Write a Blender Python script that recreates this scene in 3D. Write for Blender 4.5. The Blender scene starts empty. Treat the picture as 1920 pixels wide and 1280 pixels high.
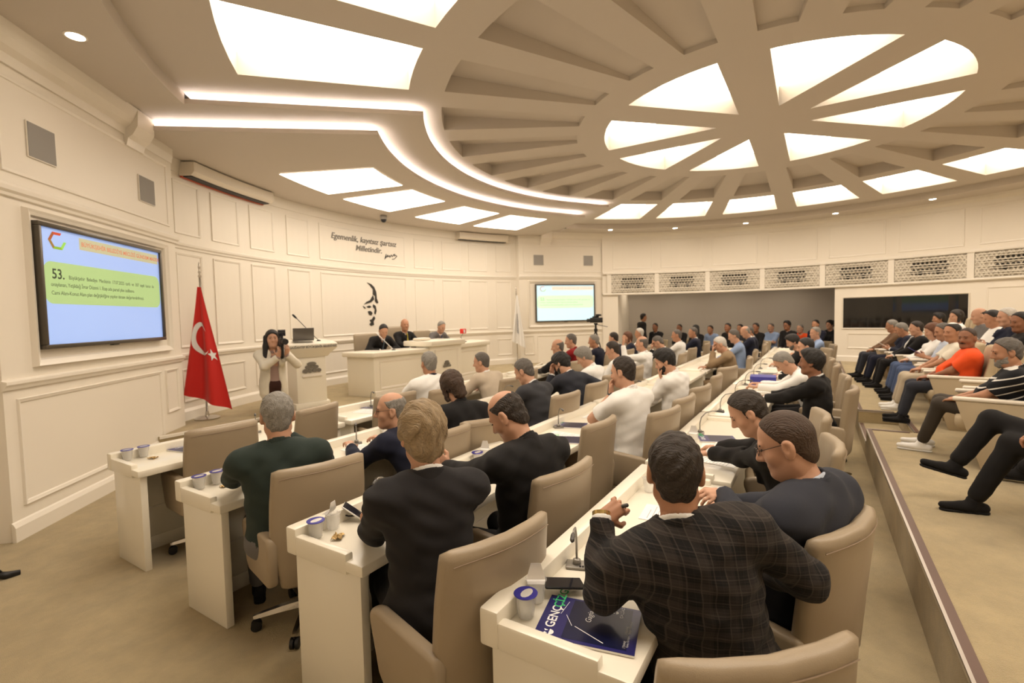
import bpy, bmesh, math, random
import numpy as np
from mathutils import Vector, Matrix
from mathutils.geometry import tessellate_polygon
random.seed(7); RNG = np.random.default_rng(7)
SC = bpy.context.scene
COL = SC.collection
# ------------------------------------------------------------------ camera
F_PX, PITCH, ROLL, HEAD, EYE = 910.3, -3.0, 1.27, 57.9, 1.8
_a, _p, _r = math.radians(HEAD), math.radians(PITCH), math.radians(ROLL)
_fw = Vector((math.sin(_a)*math.cos(_p), math.cos(_a)*math.cos(_p), math.sin(_p)))
_rt = Vector((math.cos(_a), -math.sin(_a), 0)); _up = _rt.cross(_fw)
_r2 = math.cos(_r)*_rt - math.sin(_r)*_up; _u2 = math.sin(_r)*_rt + math.cos(_r)*_up
cam_d = bpy.data.cameras.new('camera'); cam = bpy.data.objects.new('camera', cam_d); COL.objects.link(cam)
cam_d.sensor_width = 36; cam_d.lens = F_PX/1920*36; cam_d.clip_start = .05; cam_d.clip_end = 80
cam.matrix_world = Matrix(((_r2.x, _u2.x, -_fw.x, 0), (_r2.y, _u2.y, -_fw.y, 0), (_r2.z, _u2.z, -_fw.z, EYE), (0, 0, 0, 1)))
cam_d.dof.use_dof = True; cam_d.dof.focus_distance = 2.0; cam_d.dof.aperture_fstop = 3.2
SC.camera = cam
# ------------------------------------------------------------------ world, exposure
SC.view_settings.view_transform = 'Standard'; SC.view_settings.look = 'None'
SC.view_settings.gamma = 1.0; SC.view_settings.use_curve_mapping = False
SC.view_settings.exposure = EXPOSURE = 0.38
w = bpy.data.worlds.new('world'); SC.world = w; w.use_nodes = True
w.node_tree.nodes['Background'].inputs[0].default_value = (.9, .75, .55, 1)
w.node_tree.nodes['Background'].inputs[1].default_value = 0.05
SC.cycles.max_bounces = 5; SC.cycles.diffuse_bounces = 3; SC.cycles.glossy_bounces = 2
SC.cycles.transmission_bounces = 5; SC.cycles.adaptive_threshold = .04; SC.cycles.sample_clamp_indirect = 6.0
SC.cycles.caustics_reflective = False; SC.cycles.caustics_refractive = False
LAMP_RGB = (1.0, .88, .745); LAMP_W = 6.0; COVE_W = 30.0
# ------------------------------------------------------------------ materials
def lin(c):
    if isinstance(c, str):
        c = [int(c[i:i+2], 16)/255 for i in (0, 2, 4)]
        c = [x/12.92 if x <= .04045 else ((x+.055)/1.055)**2.4 for x in c]
    return (c[0], c[1], c[2], 1)
MATS = {}
def mat(name, col, rough=.6, metal=0., bump=0., bscale=200., vary=0., vscale=6., emit=0., spec=.4, trans=0., sheen=0., stretch=None, coat=0., alpha=1., detail=5):
    if name in MATS: return MATS[name]
    m = bpy.data.materials.new(name); m.use_nodes = True; MATS[name] = m
    nt = m.node_tree; b = nt.nodes['Principled BSDF']; c = lin(col)
    b.inputs['Base Color'].default_value = c; b.inputs['Roughness'].default_value = rough
    b.inputs['Metallic'].default_value = metal; b.inputs['Specular IOR Level'].default_value = spec
    b.inputs['Transmission Weight'].default_value = trans; b.inputs['Sheen Weight'].default_value = sheen
    b.inputs['Coat Weight'].default_value = coat; b.inputs['Alpha'].default_value = alpha
    if emit:
        b.inputs['Emission Color'].default_value = c; b.inputs['Emission Strength'].default_value = emit
    tc = nt.nodes.new('ShaderNodeTexCoord'); src = tc.outputs['Object']
    if stretch:
        mp = nt.nodes.new('ShaderNodeMapping'); mp.inputs['Scale'].default_value = stretch
        nt.links.new(src, mp.inputs['Vector']); src = mp.outputs['Vector']
    if vary:
        n = nt.nodes.new('ShaderNodeTexNoise'); n.inputs['Scale'].default_value = vscale; n.inputs['Detail'].default_value = detail; n.inputs['Roughness'].default_value = .5 if detail < 8 else .72
        nt.links.new(src, n.inputs['Vector'])
        mx = nt.nodes.new('ShaderNodeMix'); mx.data_type = 'RGBA'
        mx.inputs['A'].default_value = tuple(x*(1-vary) for x in c[:3])+(1,); mx.inputs['B'].default_value = tuple(min(1, x*(1+vary)) for x in c[:3])+(1,)
        nt.links.new(n.outputs['Fac'], mx.inputs['Factor']); nt.links.new(mx.outputs['Result'], b.inputs['Base Color'])
    if bump:
        n = nt.nodes.new('ShaderNodeTexNoise'); n.inputs['Scale'].default_value = bscale; n.inputs['Detail'].default_value = 3
        nt.links.new(src, n.inputs['Vector'])
        bp = nt.nodes.new('ShaderNodeBump'); bp.inputs['Strength'].default_value = bump; bp.inputs['Distance'].default_value = .01
        nt.links.new(n.outputs['Fac'], bp.inputs['Height']); nt.links.new(bp.outputs['Normal'], b.inputs['Normal'])
    return m
def math_node(nt, op, a, b=None):
    n = nt.nodes.new('ShaderNodeMath'); n.operation = op
    for i, v in enumerate((a, b)):
        if v is None: continue
        if isinstance(v, (int, float)): n.inputs[i].default_value = v
        else: nt.links.new(v, n.inputs[i])
    return n.outputs[0]
M_WALL = mat('cream_wall_paint', (.855, .785, .675), .45, vary=.015, vscale=1.5, spec=.3)
M_TRIM = mat('cream_trim_lacquer', (.87, .805, .70), .35, spec=.4)
M_CEIL = mat('ceiling_paint', (.66, .59, .51), .7, spec=.2)
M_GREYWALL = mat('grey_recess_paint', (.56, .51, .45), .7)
M_LAMP = mat('lamp_diffuser', (1, .97, .90), .5, emit=1.0)
M_LAMP.node_tree.nodes['Principled BSDF'].inputs['Emission Color'].default_value = (*LAMP_RGB, 1)
M_LAMP.node_tree.nodes['Principled BSDF'].inputs['Emission Strength'].default_value = LAMP_W
M_COVE = mat('cove_led', (1, .88, .84), .5, emit=COVE_W)
M_SPOT = mat('spot_lens', (1, .9, .75), .3, emit=20)
M_CARPET = mat('beige_carpet', (.50, .39, .21), .95, bump=1.0, bscale=240, vary=.42, vscale=5, detail=10, spec=.1, sheen=.3)
M_DESK = mat('cream_desk_lacquer', (.87, .81, .68), .28, spec=.5, coat=.15)
M_LEATHER = mat('taupe_leather', (.345, .27, .18), .36, bump=.12, bscale=420, vary=.04, vscale=4, spec=.45)
M_AUD = mat('beige_upholstery', (.50, .40, .26), .8, bump=.2, bscale=500)
M_ARMCAP = mat('arm_cap_plastic', (.80, .72, .60), .35)
M_CHROME = mat('chrome', (.55, .52, .48), .2, metal=1.)
M_BLACK = mat('black_plastic', (.012, .011, .011), .45)
M_DGREY = mat('dark_grey_metal', (.10, .095, .09), .4, metal=.5)
M_MIC = mat('mic_grey', (.28, .26, .23), .4, metal=.6)
M_PAPER = mat('white_paper', (.88, .86, .82), .7)
M_PRINT = mat('paper_print', (.45, .45, .45), .8)
M_NAVY = mat('magazine_navy', (.022, .02, .13), .3, spec=.5)
M_NAVY2 = mat('magazine_dark', (.008, .010, .045), .3, vary=.6, vscale=9)
M_WHITE = mat('print_white', (.85, .85, .85), .5)
M_GREEN = mat('print_green', (.06, .55, .18), .5)
M_CUP = mat('clear_plastic_cup', (.92, .90, .86), .12, spec=.6, alpha=.32)
M_LID = mat('blue_foil_lid', (.04, .035, .30), .3, metal=.3)
M_FOIL = mat('silver_foil', (.75, .73, .70), .3, metal=.5)
M_SCREEN = mat('dark_phone_glass', (.012, .013, .02), .08, spec=.6)
M_NOSING = mat('stair_nosing_brown', (.13, .075, .055), .4)
M_ALU = mat('nosing_aluminium', (.6, .55, .5), .3, metal=.9)
M_INK = mat('wall_lettering_bronze', (.19, .17, .14), .5)
M_PORT = mat('wall_relief_black', (.035, .032, .026), .5)
M_TVFRAME = mat('tv_bezel', (.10, .085, .065), .3, metal=.4)
M_SPK = mat('speaker_grille', (.36, .34, .31), .7, bump=.5, bscale=900)
M_LATT = mat('lattice_cream', (.80, .735, .62), .5)
M_HOLE = mat('lattice_hole_dark', (.02, .017, .013), .9)
M_WINDOW = mat('booth_dark_glass', (.008, .007, .006), .06, spec=.6)
# ------------------------------------------------------------------ mesh helpers
class MB:
    def __init__(s): s.v = []; s.f = []; s.m = []
    def add(s, vs, fs, mi=0):
        b = len(s.v); s.v += [tuple(v) for v in vs]; s.f += [tuple(b+i for i in f) for f in fs]; s.m += [mi]*len(fs); return s
    def box(s, lo, hi, mi=0, X=None):
        x0, y0, z0 = lo; x1, y1, z1 = hi
        vs = [(x, y, z) for z in (z0, z1) for y in (y0, y1) for x in (x0, x1)]
        if X: vs = [X @ Vector(v) for v in vs]
        return s.add(vs, [(0, 2, 3, 1), (4, 5, 7, 6), (0, 1, 5, 4), (2, 6, 7, 3), (0, 4, 6, 2), (1, 3, 7, 5)], mi)
    def prism(s, poly, z0, z1, mi=0, X=None):
        n = len(poly); vs = [(x, y, z0) for x, y in poly]+[(x, y, z1) for x, y in poly]
        if X: vs = [X @ Vector(v) for v in vs]
        return s.add(vs, [tuple(range(n-1, -1, -1)), tuple(range(n, 2*n))]+[(i, (i+1) % n, n+(i+1) % n, n+i) for i in range(n)], mi)
    def loft(s, rings, mi=0, caps=True):
        n = len(rings[0]); vs = [p for r in rings for p in r]; fs = []
        for k in range(len(rings)-1):
            for i in range(n):
                j = (i+1) % n; fs.append((k*n+i, k*n+j, (k+1)*n+j, (k+1)*n+i))
        if caps: fs += [tuple(range(n-1, -1, -1)), tuple(range((len(rings)-1)*n, len(rings)*n))]
        return s.add(vs, fs, mi)
    def tube(s, pts, r, n=8, mi=0):
        pts = [Vector(p) for p in pts]; rs = r if isinstance(r, (list, tuple)) else [r]*len(pts); rings = []
        for k, p in enumerate(pts):
            d = (pts[min(k+1, len(pts)-1)]-pts[max(k-1, 0)]).normalized()
            a = d.cross(Vector((0, 0, 1)));
            if a.length < 1e-3: a = d.cross(Vector((0, 1, 0)))
            a.normalize(); b = d.cross(a)
            rings.append([p+rs[k]*(math.cos(t)*a+math.sin(t)*b) for t in [2*math.pi*i/n for i in range(n)]])
        return s.loft(rings, mi)
    def lathe(s, prof, n=20, c=(0, 0, 0), mi=0):
        rings = [[(c[0]+r*math.cos(2*math.pi*i/n), c[1]+r*math.sin(2*math.pi*i/n), c[2]+z) for i in range(n)] for r, z in prof]
        return s.loft(rings, mi)
    def mesh(s, name, mats, bevel=0., seg=2, smooth=False):
        me = bpy.data.meshes.new(name); me.from_pydata(s.v, [], s.f); me.validate()
        for m in (mats if isinstance(mats, (list, tuple)) else [mats]): me.materials.append(m)
        if len(s.m) == len(me.polygons): me.polygons.foreach_set('material_index', s.m)
        if bevel:
            bm = bmesh.new(); bm.from_mesh(me)
            bmesh.ops.remove_doubles(bm, verts=bm.verts, dist=1e-5)
            es = [e for e in bm.edges if len(e.link_faces) == 2 and e.calc_face_angle(0) > .5]
            bmesh.ops.bevel(bm, geom=es, offset=bevel, segments=seg, affect='EDGES', clamp_overlap=True, profile=.5)
            bm.to_mesh(me); bm.free()
        if smooth or bevel:
            me.shade_smooth()
            if bevel or smooth == 'auto':
                try: me.set_sharp_from_angle(angle=math.radians(38))
                except Exception: pass
        me.update(); return me
    def build(s, name, mats, parent=None, bevel=0., seg=2, smooth=False):
        return link(name, s.mesh(name, mats, bevel, seg, smooth), parent)
def link(name, data, parent=None):
    o = bpy.data.objects.new(name, data); COL.objects.link(o)
    if parent is not None: o.parent = parent
    return o
def tag(o, label=None, cat=None, group=None, kind=None):
    if label: o['label'] = label
    if cat: o['category'] = cat
    if group: o['group'] = group
    if kind: o['kind'] = kind
    return o
def thing(name, label, cat, loc=(0, 0, 0), rz=0., group=None):
    o = link(name, None); o.location = loc; o.rotation_euler = (0, 0, rz); o.empty_display_size = .1
    return tag(o, label, cat, group)
def struct(o): o['kind'] = 'structure'; return o
def copy_tree(o, parent=None):
    c = o.copy(); COL.objects.link(c); c.parent = parent
    for ch in list(o.children): copy_tree(ch, c)
    return c
def frame_ring(Mp, u0, u1, v0, v1, wd=.045, dp=.022, nu=1, nv=1, w0=0.):
    """a picture-frame moulding on a wall: Mp(u,v,w) -> point"""
    loop = [(u0+(u1-u0)*i/nu, v0, 0, -1) for i in range(nu)]+[(u1, v0+(v1-v0)*i/nv, 1, 0) for i in range(nv)] \
        + [(u1-(u1-u0)*i/nu, v1, 0, 1) for i in range(nu)]+[(u0, v1-(v1-v0)*i/nv, -1, 0) for i in range(nv)]
    prof = [(0, 0), (0.15, 1), (.45, .75), (.8, .55), (1, 0)]
    rings = []
    cu, cv = (u0+u1)/2, (v0+v1)/2; hu, hv = (u1-u0)/2, (v1-v0)/2
    b = MB(); n = len(loop); vs = []
    for t, dd in prof:
        for (u, v, a, c) in loop:
            uu = cu+(u-cu)*(hu-t*wd)/hu; vv = cv+(v-cv)*(hv-t*wd)/hv
            vs.append(Mp(uu, vv, w0+dd*dp))
    fs = [(k*n+i, k*n+(i+1) % n, (k+1)*n+(i+1) % n, (k+1)*n+i) for k in range(len(prof)-1) for i in range(n)]
    return b.add(vs, fs)
def strip(Mp, u0, u1, prof, nu=1):
    """a moulding run along u: prof = [(v,w)...] closed polygon"""
    b = MB(); rings = [[Mp(u0+(u1-u0)*i/nu, v, w) for v, w in prof] for i in range(nu+1)]
    return b.loft(rings)
def sheet(Mp, u0, u1, v0, v1, nu=1, nv=1, w0=0., thick=.12):
    b = MB()
    rings = [[Mp(u0+(u1-u0)*i/nu, v, w) for v, w in ((v0, w0), (v1, w0), (v1, w0-thick), (v0, w0-thick))] for i in range(nu+1)]
    return b.loft(rings)
# ------------------------------------------------------------------ room mapping
CX, CY = 7.9, .67
ZM, ZU, ZL, ZP = 4.44, 4.32, 4.19, 4.30          # main ceiling, upper stage layer, stage ceiling, perimeter
def pol(R, deg, z=0.): a = math.radians(deg); return (CX+R*math.cos(a), CY+R*math.sin(a), z)
_D = (math.sin(math.radians(49.03)), math.cos(math.radians(49.03)))
def ML(u, v, w=0.): return (1.557+u*_D[0]+w*_D[1], 6.038+u*_D[1]-w*_D[0], v)
def MR(u, v, w=0.): p = ML(u, v, w); return (2*CX-p[0], p[1], p[2])
def MC(R0):
    def f(u, v, w=0.): a = u/R0; return (CX+(R0-w)*math.cos(a), CY+(R0-w)*math.sin(a), v)
    return f
RF, RW = 8.5, 8.3
MF, MW = MC(RF), MC(RW)
def uF(deg): return math.radians(deg)*RF
def uW(deg): return math.radians(deg)*RW
def arc(R, a0, a1, n): return [pol(R, a0+(a1-a0)*i/n)[:2] for i in range(n+1)]
# floor
b = MB(); b.prism(arc(11.6, 0, 360, 96)[:-1], -.1, 0); struct(b.build('floor', M_CARPET))
# stage platform
b = MB(); b.prism([(10.9, 6.4), (13.02, 7.08)]+arc(8.6, 52, 128, 24)+[(2.78, 7.08), (4.75, 7.0), (5.25, 6.4)], 0.001, .36)
st = struct(b.build('floor_stage', M_CARPET))
b = MB()
for p, q in (((2.78, 7.08), (4.75, 7.0)), ((4.75, 7.0), (5.25, 6.4)), ((5.25, 6.4), (10.9, 6.4)), ((10.9, 6.4), (13.02, 7.08))):
    d = (Vector(q)-Vector(p)).normalized(); n = Vector((d.y, -d.x))*.012; m = -n*3
    b.add([(*(Vector(p)+n), .33), (*(Vector(q)+n), .33), (*(Vector(q)+n), .366), (*(Vector(p)+n), .366), (*(Vector(q)+m), .366), (*(Vector(p)+m), .366)], [(0, 1, 2, 3), (3, 2, 4, 5)])
b.build('nosing', M_TRIM, st)
# audience platform with stair notch
PZ, PY = .36, -.52
plat = [(-.6, PY), (7.1, PY), (7.1, -.97), (8.37, -.97), (8.37, PY), (16.05, PY)]+arc(RW-.02, -9, -165, 30)
b = MB(); b.prism(plat, .001, PZ); pf = struct(b.build('floor_platform', M_CARPET))
b = MB(); b.prism([(-.4, -1.98), (15.5, -1.98)]+arc(RW-.03, -19, -160, 26), PZ-.002, .62); struct(b.build('floor_tier', M_CARPET))
b = MB(); b.box((7.11, -.965, .001), (8.36, PY-.002, .19)); stp = b.build('step', M_CARPET, pf)
def nosing(x0, y0, x1, y1, z, par):
    d = Vector((x1-x0, y1-y0, 0)).normalized(); n = Vector((d.y, -d.x, 0)); p = Vector((x0, y0, z)); q = Vector((x1, y1, z))
    b = MB(); a = .006; wd = .05
    for (o0, o1, h0, h1, mi) in ((-a, wd, .001, .007, 0), (-a, .009, -.02, .0085, 1)):
        vs = [p-n*o0, q-n*o0, q-n*o1, p-n*o1]; vs = [n_+Vector((0, 0, h0)) for n_ in vs]+[n_+Vector((0, 0, h1)) for n_ in vs]
        b.add(vs, [(0, 1, 2, 3), (4, 5, 6, 7), (0, 1, 5, 4), (1, 2, 6, 5), (2, 3, 7, 6), (3, 0, 4, 7)], mi)
    return b.build('nosing', [M_NOSING, M_ALU], par)
for a in ((16.0, PY, 8.42, PY, PZ), (8.37, PY, 8.37, -.92, PZ), (8.37, -.97, 7.1, -.97, PZ), (7.1, -.92, 7.1, PY, PZ), (7.05, PY, -.6, PY, PZ), (8.3, PY-.002, 7.15, PY-.002, .19)): nosing(*a, pf)
# ---- TV walls (left and right mirror each other)
def tv_wall(name, Mp):
    wl = struct(sheet(Mp, -.56, 2.3, 0, 4.44).build(name, M_WALL))
    b = MB(); b.loft([[Mp(2.3, v, w) for v, w in ((0, 0), (4.44, 0), (4.44, -.12), (0, -.12))], [Mp(2.34, v, w-.42) for v, w in ((0, .05), (4.44, .05), (4.44, -.1), (0, -.1))]]); b.build('return', M_WALL, wl)
    b = MB(); b.loft([[Mp(-.56, v, w) for v, w in ((0, 0), (4.44, 0), (4.44, -.12), (0, -.12))], [Mp(-.60, v, w-.9) for v, w in ((0, 0), (4.44, 0), (4.44, -.12), (0, -.12))]]); b.build('return', M_WALL, wl)
    strip(Mp, -.575, 2.3, [(0, 0), (0, .03), (.12, .03), (.14, .02), (.155, .012), (.165, 0)]).build('skirting', M_TRIM, wl)
    strip(Mp, -.575, 2.31, [(1.27, 0), (1.275, .02), (1.30, .03), (1.32, .045), (1.345, .045), (1.35, .02), (1.36, 0)]).build('dado_rail', M_TRIM, wl)
    strip(Mp, -.575, 2.31, [(2.90, 0), (2.905, .025), (2.93, .03), (2.95, .05), (2.985, .055), (2.99, .03), (3.02, .02), (3.03, 0)]).build('band_moulding', M_TRIM, wl)
    strip(Mp, -.6, 1.28, [(4.02, 0), (4.02, .02), (4.10, .035), (4.14, .09), (4.20, .13), (4.25, .15), (4.31, .17), (4.31, 0)]).build('crown', M_TRIM, wl)
    strip(Mp, 1.28, 1.62, [(3.90, 0), (3.90, .03), (3.98, .05), (4.02, .10), (4.12, .16), (4.31, .17), (4.31, 0)]).build('crown_return', M_TRIM, wl)
    strip(Mp, 1.62, 2.31, [(4.0, 0), (4.0, .012), (4.05, .02), (4.1, .03), (4.2, .035), (4.2, 0)]).build('crown', M_TRIM, wl)
    frame_ring(Mp, -.245, 2.03, 1.44, 2.85, .075, .05).build('screen_surround', M_TRIM, wl)
    frame_ring(Mp, -.44, 1.76, .27, 1.19, .04, .02).build('panel_moulding', M_TRIM, wl)
    frame_ring(Mp, 1.86, 2.17, .62, 1.19, .035, .02).build('panel_moulding', M_TRIM, wl)
    frame_ring(Mp, -.43, 2.17, 3.11, 3.93, .035, .016).build('panel_moulding', M_TRIM, wl)
    return wl
wallL = tv_wall('wall_left', ML); wallR = tv_wall('wall_right', MR)
# ---- curved front wall
wf = struct(sheet(MF, uF(55.0), uF(125.0), 0, 4.3, 60).build('wall_front', M_WALL))
for nm, prof in (('skirting', [(.36, 0), (.36, .035), (.49, .035), (.51, .02), (.53, 0)]), ('dado_rail', [(1.27, 0), (1.275, .02), (1.30, .03), (1.32, .045), (1.345, .045), (1.35, .02), (1.36, 0)]),
                 ('band_moulding', [(2.90, 0), (2.905, .02), (2.93, .025), (2.95, .045), (2.98, .05), (2.99, .02), (3.0, 0)]), ('cornice', [(4.0, 0), (4.01, .02), (4.08, .03), (4.2, .05), (4.2, 0)])):
    strip(MF, uF(55.8), uF(124.2), prof, 60).build(nm, M_TRIM, wf)
COLS = [(121.6, 117.8), (116.1, 111.8), (110, 105.9), (103.7, 99.6), (97.7, 80.5), (78.6, 74.3), (72.6, 68.4), (66.8, 62.65), (60.7, 57.4)]
for a1, a0 in COLS:
    for v0, v1 in ((.63, 1.12), (1.44, 2.84), (3.12, 3.90)):
        frame_ring(MF, uF(a0), uF(a1), v0, v1, .035, .018, 12 if a1-a0 > 9 else 4).build('panel_moulding', M_TRIM, wf)
# ---- right curved wall: upper panels, lattice fascia, recess, booth wall
SEP = [35.9, 25.6, 15.2, 4.8, -5.6, -16.1, -26.6, -37.1, -47.6]
wr = struct(sheet(MW, uW(-47.6), uW(37.3), 2.40, 4.44, 60).build('wall_gallery', M_WALL))
strip(MW, uW(-47.6), uW(37.3), [(4.1, 0), (4.1, .015), (4.18, .03), (4.24, .08), (4.31, .10), (4.31, 0)], 60).build('cornice', M_TRIM, wr)
strip(MW, uW(-47.6), uW(37.3), [(3.03, 0), (3.03, .07), (3.06, .075), (3.09, .05), (3.11, 0)], 60).build('band_moulding', M_TRIM, wr)
strip(MW, uW(-47.6), uW(37.3), [(2.385, -.1), (2.385, .06), (2.41, .07), (2.44, .05), (2.45, 0)], 60).build('fascia_lip', M_TRIM, wr)
for i in range(8):
    a1, a0 = SEP[i]-.9, SEP[i+1]+.9
    frame_ring(MW, uW(a0), uW(a1), 3.2, 4.06, .035, .016, 6).build('panel_moulding', M_TRIM, wr)
# lattice panels: a pierced pattern of crossing bars with a darker vent in the middle
def lattice_meshes():
    Wd, Hh = RW*math.radians(9.5), .56
    b = MB(); t = .016
    def bar(p, q, wdt, d):
        (x0, y0), (x1, y1) = p, q; L = math.hypot(x1-x0, y1-y0)
        if L < 1e-4: return
        nx, ny = -(y1-y0)/L*wdt/2, (x1-x0)/L*wdt/2
        c = [(x0+nx, y0+ny), (x1+nx, y1+ny), (x1-nx, y1-ny), (x0-nx, y0-ny)]
        b.add([(x, y, 0) for x, y in c]+[(x, y, d) for x, y in c], [(4, 5, 6, 7), (0, 1, 5, 4), (1, 2, 6, 5), (2, 3, 7, 6), (3, 0, 4, 7)])
    def clip(x0, y0, dx, dy):
        ts = [-9, 9]
        for o, d_, lo, hi in ((x0, dx, -Wd/2, Wd/2), (y0, dy, -Hh/2, Hh/2)):
            if abs(d_) < 1e-9:
                if o < lo or o > hi: return None
                continue
            a, c = sorted(((lo-o)/d_, (hi-o)/d_)); ts = [max(ts[0], a), min(ts[1], c)]
        return ((x0+dx*ts[0], y0+dy*ts[0]), (x0+dx*ts[1], y0+dy*ts[1])) if ts[1] > ts[0] else None
    sp = .14
    for ang in (0, 60, 120):
        a = math.radians(ang); dx, dy = math.cos(a), math.sin(a)
        for k in range(-9, 10):
            for off in (.32, .68):
                s_ = (k+off)*sp; c = clip(-dy*s_, dx*s_, dx, dy)
                if c: bar(*c, .017, t)
    h = MB()
    r0 = sp*.40
    for iy, y in enumerate((-.12, -.04, .04, .12)):
        for ix in range(-4, 5):
            x = ix*.085+(.0425 if iy % 2 else 0)
            if abs(x) > .34 or (y > .08 and abs(x) > .3): continue
            big = iy == 0 and ix in (-2, 2); r = .052 if big else .034
            n = 8 if big else 5
            for q in range(1):
                P = [(x+r*math.cos(2*math.pi*i/n+.4*ix), y+.02+r*math.sin(2*math.pi*i/n+.4*ix)) for i in range(n)]
                h.add([(*p, .021) for p in P], [tuple(range(n))])
    return b, h, Wd, Hh
lb, lh, LWd, LHh = lattice_meshes(); M_LATTB = mat('lattice_ground', (.55, .49, .40), .7)
def bend(mb, mid, M0, z0, w0):
    o = MB(); o.f = mb.f; o.m = mb.m; o.v = [M0(mid-x, z0+y, w0+w_) for x, y, w_ in mb.v]; return o
for i in range(8):
    a = (SEP[i]+SEP[i+1])/2; zc = 2.735
    lp = bend(lb, uW(a), MW, zc, .022).build('lattice_panel', M_LATT, wr)
    sheet(MW, uW(a)-LWd/2, uW(a)+LWd/2, zc-LHh/2, zc+LHh/2, 6, 1, .022, .02).build('lattice_backing', M_LATTB, lp)
    q = bend(lh, uW(a), MW, zc, .022).build('vent_holes', M_HOLE, lp); q['kind'] = 'stuff'
for a in SEP[:-1]:
    sheet(MW, uW(a-.45), uW(a+.45), 2.42, 3.05, 1, 1, .055, .06).build('lattice_post', M_TRIM, wr)
# recess behind the gallery opening
MBk = MC(10.8)
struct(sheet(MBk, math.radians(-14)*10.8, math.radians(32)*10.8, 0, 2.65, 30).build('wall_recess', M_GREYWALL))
b = MB(); P, Q = pol(8.32, 34.2), pol(10.85, 28.4)
b.add([(P[0], P[1], 0), (Q[0], Q[1], 0), (Q[0], Q[1], 2.65), (P[0], P[1], 2.65), (P[0]+.1, P[1]+.25, 0), (Q[0]+.1, Q[1]+.25, 0), (Q[0]+.1, Q[1]+.25, 2.655), (P[0]+.1, P[1]+.25, 2.655)],
      [(0, 1, 2, 3), (4, 5, 6, 7), (0, 3, 7, 4), (1, 2, 6, 5), (3, 2, 6, 7), (0, 1, 5, 4)])
struct(b.build('wall_recess_side', M_WALL))
b = MB(); P, Q = pol(8.32, -7.7), pol(10.85, -9.6)
b.add([(P[0], P[1], 0), (Q[0], Q[1], 0), (Q[0], Q[1], 2.65), (P[0], P[1], 2.65), (P[0], P[1]-.1, 0), (Q[0], Q[1]-.1, 0), (Q[0], Q[1]-.1, 2.655), (P[0], P[1]-.1, 2.655)],
      [(0, 1, 2, 3), (4, 5, 6, 7), (0, 3, 7, 4), (1, 2, 6, 5), (3, 2, 6, 7), (0, 1, 5, 4)])
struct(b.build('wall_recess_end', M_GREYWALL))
b = MB(); b.prism(arc(8.29, 36, -16, 24)+arc(11.2, -16, 36, 24), 2.62, 2.7); struct(b.build('ceiling_recess', M_CEIL))
sheet(MW, uW(33.9), uW(37.3), 0, 2.42, 2).build('jamb', M_WALL, wr)
wb = struct(sheet(MW, uW(-47.6), uW(-7.6), 0, 2.42, 30).build('wall_booth', M_WALL))
strip(MW, uW(-47.6), uW(-7.6), [(PZ, 0), (PZ, .03), (PZ+.13, .03), (PZ+.15, .015), (PZ+.16, 0)], 30).build('skirting', M_TRIM, wb)
frame_ring(MW, uW(-19.5), uW(-9.6), .72, 1.13, .035, .018, 8).build('panel_moulding', M_TRIM, wb)
frame_ring(MW, uW(-26.2), uW(-20.2), .72, 1.13, .035, .018, 5).build('panel_moulding', M_TRIM, wb)
frame_ring(MW, uW(-46.5), uW(-28.5), .72, 2.22, .035, .018, 10).build('panel_moulding', M_TRIM, wb)
win = struct(sheet(MW, uW(-26.4), uW(-8.95), 1.27, 2.09, 14, 1, .012, .02).build('window_1', M_WINDOW))
frame_ring(MW, uW(-26.55), uW(-8.8), 1.25, 2.11, .03, .03, 14).build('window_frame', M_TRIM, win)
# the rest of the hall behind the camera
MB2 = MC(8.8)
struct(sheet(MB2, math.radians(-216.5)*8.8, math.radians(-47)*8.8, 0, 4.44, 60).build('wall_back', M_WALL))
# ------------------------------------------------------------------ ceiling
def poly_holes(outer, holes, z, up=False):
    loops = [outer]+holes; tri = tessellate_polygon([[Vector((x, y, 0)) for x, y in L] for L in loops])
    b = MB(); b.add([(x, y, z) for L in loops for x, y in L], [tuple(t) for t in tri]); return b
def sector(r0, r1, a, h0, h1=None, n=4):
    h1 = h1 or h0
    return [pol(r0, a-h0+2*h0*i/n)[:2] for i in range(n+1)]+[pol(r1, a+h1-2*h1*i/n)[:2] for i in range(n+1)]
def wedge(a, R=2.21, half=16.0, sp=.2375, n=8):
    ap = sp/math.sin(math.radians(22.5)); return [pol(ap, a)[:2]]+[pol(R, a-half+2*half*i/n)[:2] for i in range(n+1)]
OUT_A = [a for a in [7.5+15*k for k in range(24)] if not 44 < a < 136]
WEDGE_A = [22.5+45*k for k in range(8)]
COF_A = [7.5+15*k for k in range(24)]
holes = [wedge(a) for a in WEDGE_A]+[sector(2.62, 4.52, a, 3.7, 4.8) for a in COF_A]+[sector(4.93, 6.72, a, 5.3, 5.6) for a in OUT_A]
ceil = struct(poly_holes(arc(7.45, 0, 360, 120)[:-1], holes, ZM).build('ceiling', M_CEIL))
def recess(loop, z0, dz, top=None):
    b = MB(); n = len(loop); t = top or [dz]*n
    b.add([(x, y, z0) for x, y in loop]+[(x, y, z0+t[i]) for i, (x, y) in enumerate(loop)], [(i, (i+1) % n, n+(i+1) % n, n+i) for i in range(n)]); return b
for a in COF_A:
    L = sector(2.62, 4.52, a, 3.7, 4.8); t = [.05]*5+[.20]*5
    b = recess(L, ZM, 0, t); n = len(L); b.add([(x, y, ZM+t[i]) for i, (x, y) in enumerate(L)], [(i, i+1, n-2-i, n-1-i) for i in range(4)])
    b.build('coffer', M_CEIL, ceil)
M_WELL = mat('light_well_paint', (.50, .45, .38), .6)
M_FILL = mat('added_recess_fill', (1, .86, .68), .5, emit=2.0)  # dim glow for the unseen panels added in the recess
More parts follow.
